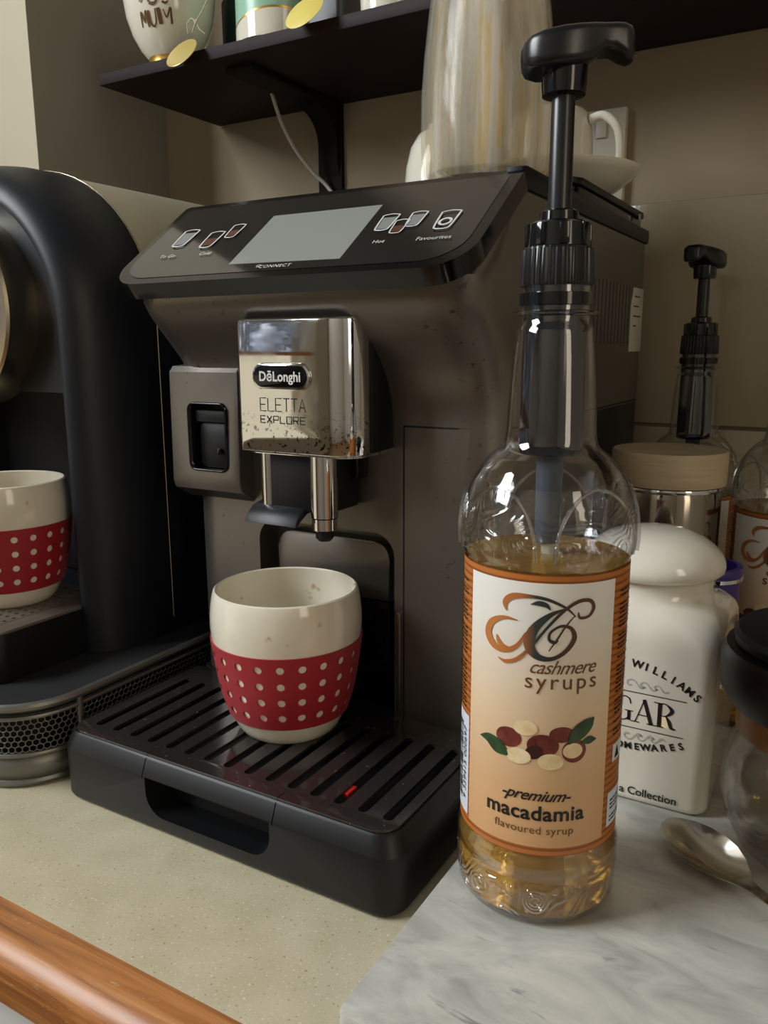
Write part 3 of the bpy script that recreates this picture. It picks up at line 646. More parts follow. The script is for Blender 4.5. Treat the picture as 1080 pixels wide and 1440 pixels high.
# honeycomb mesh along the outline (front left .. right side)
o_ = dout(0.004, 20); cum = [0]; ring_ = o_ + [o_[0]]
for a, b in zip(ring_, ring_[1:]): cum.append(cum[-1]+math.dist(a, b))
def along(s):
    s = s % cum[-1]
    for i in range(len(cum)-1):
        if cum[i] <= s <= cum[i+1]:
            f = (s-cum[i])/((cum[i+1]-cum[i]) or 1); a, b = ring_[i], ring_[i+1]; return a[0]+(b[0]-a[0])*f, a[1]+(b[1]-a[1])*f
    return ring_[0]
bm = bmesh.new(); hx = 0.0026; hw = hx*math.sqrt(3)/2; vcache = {}
def hv(s, z):
    k = (round(s*20000), round(z*20000))
    if k not in vcache: x, y = along(s); vcache[k] = bm.verts.new((x, y, z))
    return vcache[k]
s_start = -0.22
for r_ in range(8):
    for c_ in range(135):
        s = s_start+hw*(2*c_+(r_ % 2)); z = 0.0245+hx*1.5*r_
        if z > 0.053: continue
        vs_ = [hv(s+hx*math.sin(PI/3*k)*1.0, min(z+hx*math.cos(PI/3*k), 0.0535)) for k in range(6)]
        if len(set(vs_)) >= 4:
            u_ = []
            for q in vs_:
                if q not in u_: u_.append(q)
            try: bm.faces.new(u_)
            except ValueError: pass
mo = dlink('wire_mesh', bm, 'drawer_metal'); mo['kind'] = 'stuff'; md = mo.modifiers.new('w', 'WIREFRAME'); md.thickness = 0.0010; md.use_replace = True
for s_x, s_y in ((DX1-0.003, 0.030), (DX0+0.003, 0.030)):
    dlink('post', lathe([(0.0024, 0.022), (0.0024, 0.0600)], 12, (s_x, s_y)), 'drawer_metal')

pm = thing('pod_coffee_machine', 'black arched pod coffee machine with champagne metal housing, cut by left edge', 'coffee machine', (-0.17, 0.2, 0.0615))
CX, CZ = -0.170, 0.312
prof = []  # (radius, y) bull-nose profile of the arch band
for i in range(13):
    a = PI/2*i/12; prof.append((0.1310-0.026*(1-math.cos(a)), 0.132-0.052*math.sin(a)))
prof += [(0.1035, 0.0805), (0.1020, 0.083), (0.1015, 0.090), (0.1010, 0.17), (0.124, 0.17), (0.1310, 0.150)]
bm = bmesh.new(); rs = []
def arch_ring(px, pz, dx, dz): return [(px+dx*r, y, pz+dz*r) for r, y in prof]
for z in (0.0618, 0.064, 0.12, 0.2, 0.26): rs.append(arch_ring(CX, z, 1, 0))
for i in range(33):
    a = PI*i/32; rs.append(arch_ring(CX, CZ, math.cos(a), math.sin(a)*0.965))
for z in (0.26, 0.2, 0.12, 0.064, 0.0618): rs.append(arch_ring(CX, z, -1, 0))
rings(bm, rs)
link('arch_frame', bm, 'soft_black', pm, True, True)
def tunnel(r, y0, y1, zlow, n=32):
    bm = bmesh.new(); o = [(CX+r, zlow)]+[(CX+r*math.cos(PI*i/n), CZ+r*0.965*math.sin(PI*i/n)) for i in range(n+1)]+[(CX-r, zlow)]
    return prism(o, lambda a, b: (a, y0, b), lambda a, b: (a, y1, b), 0.0006)
link('metal_housing', tunnel(0.1300, 0.1520, 0.3150, 0.315), 'brushed_champagne', pm, True, True)
link('rear_housing', box(CX-0.1298, CX+0.1298, 0.1520, 0.300, 0.062, 0.3148, 0.004), 'soft_black', pm, True, True)
seam = [(0.062, 1, 0)]
sp_ = [(CX+0.1318, 0.1505, 0.075+0.03*i) for i in range(8)]+[(CX+0.1318*math.cos(PI*i/24), 0.1505, CZ+0.1318*0.965*math.sin(PI*i/24)) for i in range(25)]
link('silver_seam', tube(sp_, 0.0006, 6, 1, False), 'silver_ring', pm, True, True)
# brew head: back wall, dark dish, barrel, silver ring
link('back_wall', tunnel(0.1008, 0.150, 0.158, 0.10), 'black_matte', pm, True, True)
def ycyl(prof_, n=64):
    bm = bmesh.new(); rings(bm, [[(CX+r*math.cos(2*PI*i/n), y, 0.325+r*math.sin(2*PI*i/n)) for i in range(n)] for r, y in prof_]); return bm
hd = []
o2 = [(CX+0.0985*math.cos(t), 0.325+0.088*math.sin(t)) if math.sin(t) > -0.0 else (CX+0.0985*(1 if math.cos(t) > 0 else -1)*min(1, abs(math.cos(t))*3), 0.325-0.062*min(1, abs(math.sin(t))*1.6)) for t in [2*PI*i/48 for i in range(48)]]
link('brew_head', prism(o2, lambda a, b: (a, 0.088, b), lambda a, b: (a, 0.150, b), 0.002, 3), 'soft_black', pm, True, True)
link('brew_barrel', ycyl([(0.0735, 0.092), (0.0735, 0.064), (0.072, 0.062), (0.066, 0.062), (0.065, 0.066), (0.001, 0.068)]), 'silver_ring', pm, True, True)
# cup tray
ctp = link('cup_tray', prism(rrect(-0.275, -0.0645, 0.003, 0.118, 0.012, 0.002), lambda a, b: (a, b, 0.0620), lambda a, b: (a, b, 0.0975), 0.001), 'black_satin', pm, True, True)
bm = bmesh.new(); ts = 0.0078
# perforated cover: cells with round holes
for i in range(24):
    for j in range(13):
        cx = -0.2685+ts*(i+0.5)+ (0.0 if j % 2 else 0.0); cy = 0.0085+ts*(j+0.5)
        q = 12; sq = []; ci = []; dn = []
        for k in range(q):
            a = 2*PI*k/q+PI/4; c, s = math.cos(a), math.sin(a); mx = max(abs(c), abs(s))
            sq.append((cx+c/mx*ts/2, cy+s/mx*ts/2, 0.0998)); ci.append((cx+c*0.0017, cy+s*0.0017, 0.0998)); dn.append((cx+c*0.0017, cy+s*0.0017, 0.0976))
        rings(bm, [sq, ci, dn], False, False)
bmesh.ops.remove_doubles(bm, verts=bm.verts[:], dist=0.00003)
m = mat('perforated_steel', lin(122, 112, 100), 0.45, 0.5)
link('perforated_cover', bm, 'perforated_steel', pm, True, True)
rim = prism(rrect(-0.2745, -0.0650, 0.0035, 0.1175, 0.012, 0.002), lambda a, b: (a, b, 0.0974), lambda a, b: (a, b, 0.0996), 0.0005)
rimo = link('cover_rim', rim, 'perforated_steel', pm, True, True); cut(rimo, box(-0.2684, -0.0816, 0.0086, 0.1098, 0.09, 0.11)); rimo.data.materials.clear(); rimo.data.materials.append(MATS['perforated_steel'])

# ------------------------------------------------------------------ syrup bottles
RL = 0.0388
BASE = [(0.0300, 0.0010), (0.0350, 0.0008), (0.0378, 0.0022), (0.0392, 0.0055), (0.0397, 0.0100), (0.0399, 0.0160), (0.0404, 0.0195), (0.0394, 0.0225), (0.0389, 0.0250), (0.0401, 0.0285), (0.0403, 0.0320), (0.0392, 0.0355), (0.0385, 0.0380), (0.0385, 0.1000), (0.0385, 0.1740), (0.0390, 0.1765), (0.0411, 0.1795), (0.0415, 0.1830), (0.0414, 0.1900), (0.0404, 0.1970), (0.0385, 0.2040), (0.0357, 0.2110), (0.0320, 0.2170), (0.0280, 0.2215), (0.0240, 0.2245), (0.0218, 0.2265), (0.0210, 0.2300), (0.0205, 0.2360), (0.0197, 0.2500), (0.0186, 0.2650), (0.0174, 0.2770), (0.0168, 0.2800), (0.0155, 0.2815), (0.0155, 0.2845), (0.0185, 0.2850), (0.0190, 0.2858), (0.0185, 0.2866), (0.0152, 0.2870), (0.0152, 0.3040)]
def densify(pr, step):
    out = [pr[0]]
    for a, b in zip(pr, pr[1:]):
        if 0.1795 <= a[1] < 0.2245 or a[1] < 0.037:
            n = max(1, int(math.hypot(b[0]-a[0], b[1]-a[1])/step))
            for i in range(1, n+1): out.append((a[0]+(b[0]-a[0])*i/n, a[1]+(b[1]-a[1])*i/n))
        else: out.append(b)
    return out
def make_bottle(loc, rz, label, group):
    t = thing('syrup_bottle', label, 'bottle', loc, rz, group)
    def rf(a, z):
        if 0.178 < z < 0.214:
            k = (a+PI/2+PI/5) % (2*PI/5)-PI/5; hw_ = 0.54; h = 0.031; zz = (z-0.1785)/h
            if zz < 0 : return 0
            d = math.sqrt((k/hw_)**2+max(zz, 0)**2)-1
            dd = d*0.018
            ridge = 0.0015*math.exp(-(dd/0.0010)**2)
            return -0.0004*min(1, max(0, -d*4))
        return 0
    bot = link('bottle_body', lathe([(0.001, 0.0035), (0.022, 0.0030)]+densify(BASE, 0.0008), 288, (0, 0), True, False, rf), 'pet_plastic', t, angle=60)
    def shr(z):
        for (a, b), (c, d) in zip(BASE, BASE[1:]):
            if b <= z <= d and d > b: return a+(c-a)*(z-b)/(d-b)
        return 0.04
    for k in range(5):
        ac = -PI/2+2*PI*k/5+PI/5; pp = []
        for i in range(29):
            u = PI*i/28; z = 0.1800+0.0305*math.sin(u)**0.85; a = ac+0.53*math.cos(u); r = shr(z)+0.0004; pp.append((r*math.cos(a), r*math.sin(a), z))
        link('arch_ridge', tube(pp, lambda u: 0.00085, 8, 1, False), 'ridge_clear', bot)
    # inner surface as its own shell facing inwards makes the wall 0.6 mm thick
    inner = [(max(r-0.0007, 0.0005), z+(0.001 if z < 0.004 else 0)) for r, z in [(0.001, 0.0035), (0.022, 0.0030)]+BASE]
    ib = lathe(inner, 96, (0, 0), True, False)
    bmesh.ops.recalc_face_normals(ib, faces=ib.faces[:]); bmesh.ops.reverse_faces(ib, faces=ib.faces[:])
    link('inner_wall', ib, 'pet_inner', bot, recalc=False, angle=60)
    liq = [(0.001, 0.0049)]+[(r-0.0010, z) for r, z in BASE if 0.0048 < z < 0.1745]+[(0.0380, 0.1748), (0.001, 0.1748)]
    link('syrup', lathe(liq, 96), 'syrup', bot, angle=50)
    # label: full wrap, cream front panel, barcode panel, side print
    def wrap(R): return lambda x, z: (R*math.sin(x/RL), -R*math.cos(x/RL), z)
    def sector(a0, a1, z0, z1, R, n=48):
        bm = bmesh.new(); rings(bm, [[(R*math.sin(a), -R*math.cos(a), z) for a in [a0+(a1-a0)*i/n for i in range(n+1)]] for z in (z0, z1)], False, False, False); return bm
    lb = link('label', sector(-2.95, 2.95, 0.0385, 0.1740, RL+0.0001, 96), 'label_orange', t)
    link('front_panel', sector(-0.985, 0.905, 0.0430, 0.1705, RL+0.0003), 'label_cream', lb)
    W = wrap(RL+0.0006)
    # logo strokes, traced in label coordinates: px (0..669 wide crop) -> x along the label, z
    def q(px, py, wd): return ((px-330)*0.0001395, 0.1650-(py-195)*0.0001295, wd*0.000138)
    lg = merge(*[ribbon([q(*p) for p in s], 8) for s in (
        [(214, 262, 3), (208, 232, 18), (235, 206, 20), (290, 200, 12), (345, 208, 10), (400, 236, 8), (432, 268, 3)],
        [(252, 290, 3), (205, 288, 12), (160, 315, 22), (146, 360, 26), (172, 398, 24), (215, 404, 18), (252, 380, 12), (278, 330, 3)],
        [(180, 356, 3), (188, 378, 14), (206, 392, 12), (226, 392, 3)],
        [(188, 438, 3), (215, 446, 12), (255, 428, 12), (300, 374, 9), (345, 306, 9), (395, 245, 10), (440, 214, 12), (478, 214, 12), (492, 240, 11), (476, 268, 9), (446, 272, 9), (440, 252, 3)],
        [(404, 236, 3), (352, 262, 16), (306, 312, 30), (290, 366, 36), (312, 408, 24), (358, 418, 14), (402, 392, 14), (430, 345, 16), (418, 308, 12), (386, 300, 9), (356, 322, 8), (352, 348, 10), (368, 358, 12), (380, 350, 3)],
        [(292, 228, 3), (316, 222, 16), (340, 228, 14), (352, 244, 3)],
        [(352, 390, 3), (380, 340, 6), (402, 300, 5), (430, 262, 3)])])
    link('logo', mapbm(lg, wrap(RL+0.0007)), 'logo_ink', lb, recalc=False)
    link('brand_lettering', mapbm(merge(shift(text_bm('cashmere', 0.0092, shear=0.45, spacing=0.92, sx=0.92), 0.0095, 0.1290), shift(text_bm('syrups', 0.0106, spacing=1.22), 0.0095, 0.1240-0.0022)), W), 'ink_brown', lb, recalc=False)
    link('flavour_lettering', mapbm(merge(shift(text_bm('macadamia', 0.0103, bold=0.00022, spacing=1.04), -0.0008, 0.0570), shift(text_bm('-premium-', 0.0078, shear=0.5, bold=0.0001, spacing=0.95), -0.0008, 0.0668)), W), 'print_black', lb, recalc=False)
    link('flavour_note_lettering', mapbm(shift(text_bm('flavoured syrup', 0.0056, spacing=1.06), -0.0008, 0.0500), W), 'ink_brown', lb, recalc=False)
    # macadamia picture
    def nq(px, py): return ((px-330)*0.0001395, 0.1058-(py-655)*0.000132)
    def nut(px, py, rx, ry, a=0): x, z = nq(px, py); return disc2(x, z, rx*0.000138, ry*0.000138, 24, a)
    for k, a in enumerate(((405, 700, 42, 28), (232, 728, 45, 35), (448, 762, 42, 42), (345, 742, 52, 40))): link('shell_print', mapbm(nut(*a), wrap(RL+0.00045+0.00003*k)), 'nut_shell_print', lb, recalc=False)
    link('shell_gap_print', mapbm(merge(nut(318, 768, 30, 24, .4), ribbon([(*nq(316, 712), .0001), (*nq(324, 740), .0004), (*nq(350, 775), .0001)], 4)), wrap(RL+0.0006)), 'shell_dark_print', lb, recalc=False)
    for a in ((287, 682, 40, 27), (267, 790, 42, 28), (371, 800, 42, 29), (442, 760, 34, 27)): link('kernel_print', mapbm(nut(*a), wrap(RL+0.0007)), 'nut_kernel_print', lb, recalc=False)
    lv_ = [ribbon([(*nq(x, y), wd*0.000138) for x, y, wd in s], 6) for s in ([(120, 760, 1), (160, 756, 36), (200, 776, 50), (232, 796, 6)], [(425, 735, 4), (455, 700, 50), (492, 668, 44), (515, 646, 1)], [(470, 735, 4), (500, 728, 28), (528, 730, 1)])]
    for b_ in lv_: link('leaf_print', mapbm(b_, wrap(RL+0.0008)), 'leaf_print', lb, recalc=False)
    link('barcode_panel', sector(-1.72, -1.02, 0.0445, 0.0965, RL+0.0003, 20), 'barcode_white', lb)
    rnd = random.Random(3); bars = []; z = 0.050
    while z < 0.0915:
        h = rnd.choice((0.0003, 0.0006, 0.0009)); bars.append(sector(-1.62, -1.20, z, z+h, RL+0.0006, 10)); z += h+rnd.choice((0.0004, 0.0007, 0.0010))
    link('barcode', merge(*bars), 'print_black', lb, recalc=False)['kind'] = 'stuff'
    link('barcode_digits', mapbm(shift(rot2(text_bm('9 339415 000697', 0.0052, spacing=1.05), PI/2), -1.075*RL, 0.0705), W), 'print_black', lb, recalc=False)
    link('notice_panel', sector(1.00, 1.60, 0.0460, 0.0640, RL+0.0003, 12), 'barcode_white', lb); link('notice_panel', sector(1.06, 1.55, 0.0790, 0.0880, RL+0.0003, 12), 'barcode_white', lb)
    # small print blocks down both sides: rows of tiny unreadable dashes
    rnd = random.Random(5); ds = []
    for a0, a1, z0, z1 in ((-1.62, -1.12, 0.100, 0.164), (1.04, 1.50, 0.092, 0.164), (1.06, 1.5, 0.048, 0.062)):
        z = z1
        while z > z0:
            a = a0
            if rnd.random() < 0.16: z -= 0.0022
            while a < a1-0.02:
                L = rnd.uniform(0.03, 0.10); ds.append(sector(a, min(a+L, a1), z-0.0008, z, RL+0.0005, 2)); a += L+0.018
            z -= 0.0021
    link('small_print', merge(*ds), 'print_black', lb, recalc=False)['kind'] = 'stuff'
    link('certification_mark', mapbm(poly2([(1.12*RL, 0.0805), (1.12*RL+0.005, 0.0805), (1.12*RL+0.0025, 0.0865)]), W), 'print_black', lb, recalc=False)
    # pump
    pu = link('pump_chamber', lathe([(0.001, 0.2225), (0.0142, 0.2225), (0.0146, 0.2232), (0.0146, 0.24), (0.0140, 0.30)], 48), 'pump_gloss', t)
    link('pump_nozzle', lathe([(0.0055, 0.180), (0.0060, 0.181), (0.0062, 0.2224)], 32), 'grey_tube', pu)
    link('dip_tube', tube([(0.0, 0, 0.200), (0.0015, 0.0, 0.176), (0.006, -0.001, 0.12), (0.0125, -0.003, 0.06), (0.0155, -0.004, 0.0065)], 0.0042, 16), 'dip_plastic', pu)
    link('neck_seal', lathe([(0.0150, 0.2890), (0.0163, 0.2893), (0.0163, 0.2945), (0.0150, 0.2948)], 48, (0, 0), False, False), 'pump_gloss', t)
    # ribbed cap
    n = 144; bm = bmesh.new(); rs = []
    for r, z, k in ((0.0150, 0.2975, 0), (0.0160, 0.2976, 1), (0.0164, 0.2990, 1), (0.0158, 0.3130, 1), (0.0150, 0.3140, 0), (0.0135, 0.3142, 0)):
        rs.append([((r-(0.0005 if (i//2) % 2 and k else 0))*math.cos(2*PI*i/n), (r-(0.0005 if (i//2) % 2 and k else 0))*math.sin(2*PI*i/n), z) for i in range(n)])
    rings(bm, rs); cp_ = link('ribbed_cap', bm, 'pump_black', t, angle=25)
    col = lathe([(0.0135, 0.3140), (0.0140, 0.3143), (0.0134, 0.3240), (0.0120, 0.3250), (0.0088, 0.3252), (0.0085, 0.3290), (0.0070, 0.3300), (0.0055, 0.3300)], 48)
    colo = link('pump_collar', col, 'pump_gloss', t)
    nb = bmesh.new()
    for k in range(8):
        b_ = box(0.0122, 0.0146, -0.0022, 0.0022, 0.3145, 0.3240, 0.0006); a = 2*PI*k/8+0.2; rm = Matrix.Rotation(a, 3, 'Z')
        for v_ in b_.verts: v_.co = rm @ v_.co
        join(nb, b_)
    link('collar_ribs', nb, 'pump_gloss', colo)
    link('pump_stem', lathe([(0.0052, 0.328), (0.0050, 0.374), (0.0046, 0.3765), (0.0052, 0.378)], 32), 'pump_black', t)
    # pump head: long rounded paddle with drooping spout
    hb = bmesh.new(); rs = []
    secs = [(-0.0215, 0.0015, 0.3905, 0.3950), (-0.0205, 0.0070, 0.3865, 0.3975), (-0.0180, 0.0115, 0.3850, 0.3990), (-0.0120, 0.0150, 0.3845, 0.4005), (-0.0040, 0.0160, 0.3850, 0.4018), (0.0040, 0.0150, 0.3858, 0.4030), (0.0110, 0.0125, 0.3880, 0.4042), (0.0170, 0.0100, 0.3930, 0.4050), (0.0225, 0.0090, 0.3930, 0.4055), (0.0270, 0.0085, 0.3905, 0.4055), (0.0305, 0.0075, 0.3890, 0.4045), (0.0325, 0.0055, 0.3893, 0.4015), (0.0330, 0.0020, 0.3920, 0.3990)]
    for x, hw_, z0, z1 in [(a*0.87, b*0.92, 0.3850+(c-0.3845)*0.9, 0.3850+(d-0.3845)*0.88) for a, b, c, d in secs]:
        r_ = min(0.0035, hw_*0.8, (z1-z0)*0.45)
        rs.append([(x, a, b) for a, b in rrect(-hw_, hw_, z0, z1, r_, None, 4)])
    rings(hb, rs)
    ph = link('pump_head', hb, 'pump_black', t, angle=50); ph.rotation_euler = (0, 0, 0.0)
    link('head_boss', lathe([(0.0060, 0.3760), (0.0092, 0.3765), (0.0096, 0.3800), (0.0098, 0.3875)], 40), 'pump_gloss', ph)
    return t, ph
bt, ph = make_bottle((0.3190, 0.0430, 0.0250), math.radians(18.0), 'clear macadamia syrup bottle with black pump on the marble slab in front', 'pump syrup bottles')
ph.rotation_euler = (0, 0, math.radians(12))
PH = ph
b2 = copy_tree(bt, (0.3170, 0.4350, 0.0002), math.radians(18), 'pump bottle by the wall, mostly hidden behind the wood-lidded canister', 'pump syrup bottles')
b2.scale = (0.97, 0.97, 0.97)
for c in b2.children:
    if c.name.startswith('pump_head'): c.location.z = -0.014; c.rotation_euler = (0, 0, math.radians(-125))
    if c.name.startswith('pump_stem'): c.location.z = -0.014
b3 = copy_tree(bt, (0.4030, 0.3600, 0.0002), math.radians(-6), 'syrup bottle with cream label cut off by the right edge of the photo', 'pump syrup bottles')

# ------------------------------------------------------------------ square ceramic sugar jar
sj = thing('sugar_jar', 'square white ceramic sugar jar with domed lid and black lettering', 'jar', (0.3395, 0.1880, 0.0252))
def sq(h, r, z, n=10): return [(a, b, z) for a, b in rrect(-h, h, -h, h, r, None, n)]
bm = bmesh.new()
rings(bm, [sq(0.0455, 0.010, 0.0), sq(0.0472, 0.010, 0.0015), sq(0.0478, 0.010, 0.004), sq(0.0482, 0.010, 0.06), sq(0.0482, 0.010, 0.100), sq(0.0478, 0.012, 0.106), sq(0.0462, 0.016, 0.1115), sq(0.0430, 0.022, 0.1165), sq(0.0395, 0.030, 0.1200), sq(0.0372, 0.0370, 0.1230), sq(0.0362, 0.0360, 0.1270), sq(0.0360, 0.0358, 0.1340)], True, True)
link('jar_body', bm, 'jar_ceramic', sj, angle=60)
link('lid', lathe([(0.0355, 0.1342), (0.0405, 0.1348), (0.0422, 0.1370), (0.0426, 0.1400), (0.0418, 0.1435), (0.0395, 0.1475), (0.0350, 0.1520), (0.0285, 0.1562), (0.0200, 0.1595), (0.0100, 0.1612), (0.0005, 0.1617)], 80), 'jar_ceramic', sj, angle=60)
YF = -0.0485
def jf(x, z): return (x-0.3395, YF, z-0.0252)
def arc_word(s, cx, zc, R, ang_end, step, size, up=True, bold=0.0002):
    out = []
    n = len(s)
    for i, ch in enumerate(s):
        if ch == ' ': continue
        a = ang_end-(n-1-i)*step
        b = text_bm(ch, size, bold=bold)
        if up: rot2(b, -a); shift(b, cx+R*math.sin(a), zc+R*math.cos(a))
        else: rot2(b, a); shift(b, cx+R*math.sin(a), zc-R*math.cos(a))
        out.append(b)
    return out
A_ = arc_word('MAXWELL & WILLIAMS', 0.336, 0.0445, 0.0675, 0.655, 0.0765, 0.0066)
B_ = arc_word('HOMEWARES', 0.337, 0.151, 0.0915, 0.395, 0.0575, 0.0058, False)
C_ = [shift(text_bm('a Collection', 0.0070, 'RIGHT', bold=0.00010, spacing=0.98), 0.3715, 0.0305)]
for L in (A_, B_, C_): link('maker_lettering', mapbm(merge(*L), jf), 'print_black', sj, recalc=False)['kind'] = 'stuff'
# high-contrast serif capitals S U G A R
def serif(ch, x, z, w_, h):
    t, T = 0.0006, 0.0023; R = lambda pts, sm=False: ribbon([(x+a*w_, z+b*h, c) for a, b, c in pts], 6, sm)
    sf = lambda a, b=0.0: R([(a-0.22, b+0.015, t), (a+0.22, b+0.015, t)])
    if ch == 'A': return [R([(0.08, 0, t), (0.5, 1, t)]), R([(0.48, 1, T*0.9), (0.88, 0, T)]), R([(0.22, .33, t), (0.72, .33, t)]), sf(0.08), sf(0.88)]
    if ch == 'R': return [R([(0.2, 0, T), (0.2, 1, T)]), R([(0.2, 0.98, t), (0.5, 0.98, t*1.3), (0.78, 0.75, T), (0.5, 0.50, t*1.3), (0.2, 0.50, t)], True), R([(0.5, .5, t), (0.66, .3, T*.9), (0.78, 0.06, T*.8), (1.0, 0.02, t)], True), sf(0.2), sf(0.12, 0.97)]
    if ch == 'G': return [R([(0.88, 0.72, t), (0.80, 0.93, t*1.4), (0.52, 1.0, t), (0.18, 0.78, T*.7), (0.08, 0.5, T), (0.18, 0.2, T*.7), (0.52, 0.0, t), (0.82, 0.14, t*1.5)], True), R([(0.82, 0.02, T*.8), (0.82, 0.42, T*.8)]), R([(0.62, .42, t), (1.0, .42, t)])]
    if ch == 'U': return [R([(0.18, 1, T), (0.18, 0.35, T)]), R([(0.18, 0.35, T), (0.3, 0.06, T*.7), (0.55, 0.0, t), (0.8, 0.1, t), (0.84, .35, t)], True), R([(0.84, .35, t), (0.84, 1, t)]), sf(0.18, .97), sf(0.84, .97)]
    return [R([(0.82, 0.75, t), (0.75, 0.95, t*1.3), (0.5, 1, t), (0.25, 0.85, T*.8), (0.35, 0.6, T), (0.7, 0.4, T), (0.78, 0.15, T*.8), (0.5, 0, t), (0.22, 0.06, t*1.2), (0.14, 0.28, t)], True)]
L = []
for i, ch in enumerate('SUGAR'): L += serif(ch, 0.3065+0.0124*i, 0.0775-0.0007*i*0, 0.0118, 0.0150)
L += [ribbon([(0.300, 0.0960, .0005), (0.3730, 0.0960, .0005)], smooth=False), ribbon([(0.300, 0.0735, .0005), (0.3725, 0.0735, .0005)], smooth=False)]
link('name_lettering', mapbm(merge(*L), jf), 'print_black', sj, recalc=False)
L = []
for sx_ in (1, -1):
    for z, fl in ((0.1010, 1), (0.0685, -1)):
        for k in range(3):
            cx = 0.337+sx_*(0.004+0.0075*k); r_ = 0.0042-0.0008*k
            L.append(ribbon([(cx+sx_*r_*tt*math.cos(a*sx_)*0.9, z+fl*r_*tt*math.sin(a)*0.8, 0.0009*(1.15-tt)+0.0004) for a, tt in [(i*0.55, 1-i/12) for i in range(11)]], 3))
            L.append(ribbon([(cx+sx_*r_, z, .0008), (cx+sx_*(r_+.002), z-fl*.0018, .0012), (cx+sx_*(r_+.0045), z-fl*.0006, .0003)], 4))
link('scroll_ornament', mapbm(merge(*L), lambda a, b: (a-0.3395, YF+0.0001, b-0.0252)), 'scroll_grey', sj, recalc=False)['kind'] = 'stuff'

# ------------------------------------------------------------------ canister with wooden lid
cn = thing('storage_canister', 'polished metal canister with pale wooden lid behind the sugar jar', 'canister', (0.3180, 0.3300, 0.0))
link('can_body', lathe([(0.038, 0.0), (0.0400, 0.002), (0.0400, 0.184), (0.0390, 0.188), (0.0365, 0.190)], 80), 'canister_steel', cn)
link('rim_ring', lathe([(0.0395, 0.1880), (0.0412, 0.1885), (0.0416, 0.1900), (0.0412, 0.1915), (0.039, 0.192)], 80), 'chrome_plain', cn)
link('wooden_lid', lathe([(0.0400, 0.1922), (0.0425, 0.1925), (0.0428, 0.1940), (0.0428, 0.2165), (0.0418, 0.2180), (0.0005, 0.2183)], 80), 'pale_wood', cn)
# purple tub
pt = thing('plastic_tub', 'purple tub with a silver band behind the sugar jar', 'tub', (0.3595, 0.2670, -0.0))
link('tub_body', lathe([(0.020, 0.0253), (0.0215, 0.0265), (0.0225, 0.10), (0.0230, 0.132), (0.0232, 0.138)], 56), 'purple_plastic', pt)
link('silver_band', lathe([(0.0235, 0.1375), (0.0248, 0.1380), (0.0248, 0.1405), (0.0235, 0.141)], 56, (0, 0), False, False), 'chrome_plain', pt)
link('tub_lid', lathe([(0.0230, 0.1385), (0.0243, 0.1412), (0.0245, 0.1450), (0.0238, 0.1468), (0.0205, 0.1470), (0.0200, 0.1450), (0.0198, 0.1400), (0.0005, 0.1395)], 56), 'purple_plastic', pt)
# black lidded glass jar, right edge
gj = thing('glass_jar', 'round glass jar with black lid and clear knob at the right edge', 'jar', (0.4470, 0.1380, 0.0252))
link('glass_bowl', lathe([(0.001, 0.0015), (0.028, 0.001), (0.036, 0.0), (0.043, 0.006), (0.050, 0.020), (0.0535, 0.036), (0.052, 0.050), (0.0495, 0.060), (0.0465, 0.066), (0.0465, 0.088), (0.0445, 0.088), (0.0445, 0.066), (0.0475, 0.059), (0.050, 0.049), (0.0513, 0.036), (0.048, 0.021), (0.041, 0.009), (0.030, 0.0045), (0.001, 0.0045)], 72), 'clear_glass', gj)
link('amber_ring', lathe([(0.0466, 0.0690), (0.0478, 0.070), (0.0478, 0.0830), (0.0466, 0.0838)], 72, (0, 0), False, False), 'cork_amber', gj)
link('black_collar', lathe([(0.0470, 0.0842), (0.0530, 0.0860), (0.0575, 0.0940), (0.0580, 0.1100), (0.0555, 0.1160), (0.0480, 0.1172)], 72), 'black_satin', gj)
ld = link('black_lid', lathe([(0.0470, 0.1173), (0.0515, 0.1180), (0.0522, 0.1225), (0.0500, 0.1250), (0.036, 0.1265), (0.0005, 0.1275)], 72), 'black_matte', gj)
link('clear_knob', lathe([(0.012, 0.1262), (0.0145, 0.1275), (0.0150, 0.1360), (0.0130, 0.1400), (0.0005, 0.1410)], 40), 'clear_glass', ld)

# ------------------------------------------------------------------ spoon on the slab
spn = bmesh.new()
A = Vector((0.371, 0.121, 0)); B = Vector((0.4155, 0.0800, 0)); dirv = (B-A).normalized(); side = Vector((-dirv.y, dirv.x, 0)); LB = (B-A).length
rs = []
prof_s = [(0.0, 0.001, 0.0), (0.04, 0.0065, 0.0008), (0.12, 0.0115, 0.0025), (0.25, 0.0155, 0.0050), (0.42, 0.0178, 0.0068), (0.58, 0.0172, 0.0066), (0.74, 0.0142, 0.0048), (0.88, 0.0095, 0.0022), (1.0, 0.0050, 0.0004), (1.12, 0.0032, 0.0), (1.35, 0.0030, 0.0), (1.8, 0.0032, 0.0), (2.4, 0.0042, 0.0), (3.0, 0.0055, 0.0), (3.25, 0.0045, 0.0), (3.3, 0.001, 0.0)]
for tt, hw_, dp in prof_s:
    c = A+dirv*(LB*tt); zt = 0.0250+0.0085+0.0008*math.sin(min(tt, 1)*PI)+(0.0030*math.sin(min(max((tt-0.95)/0.9, 0), 1)*PI) if tt > 0.95 else 0)-(0.0045*max(0, min(1, (tt-1.6)/1.6)))
    top = []; bot = []; n = 8; th = 0.0012
    for i in range(n+1):
        s = -1+2*i/n; sag = dp*(1-s*s)
        top.append(c+side*(hw_*s)+Vector((0, 0, zt-sag)))
        bot.append(c+side*(hw_*s)+Vector((0, 0, zt-sag-th*(1 if abs(s) < 0.95 else 0.5))))
    rs.append(top+bot[::-1])
rings(spn, rs)
sp2 = link('spoon', spn, 'spoon_steel', angle=60); tag(sp2, 'steel teaspoon lying on the marble slab before the sugar jar', 'spoon')
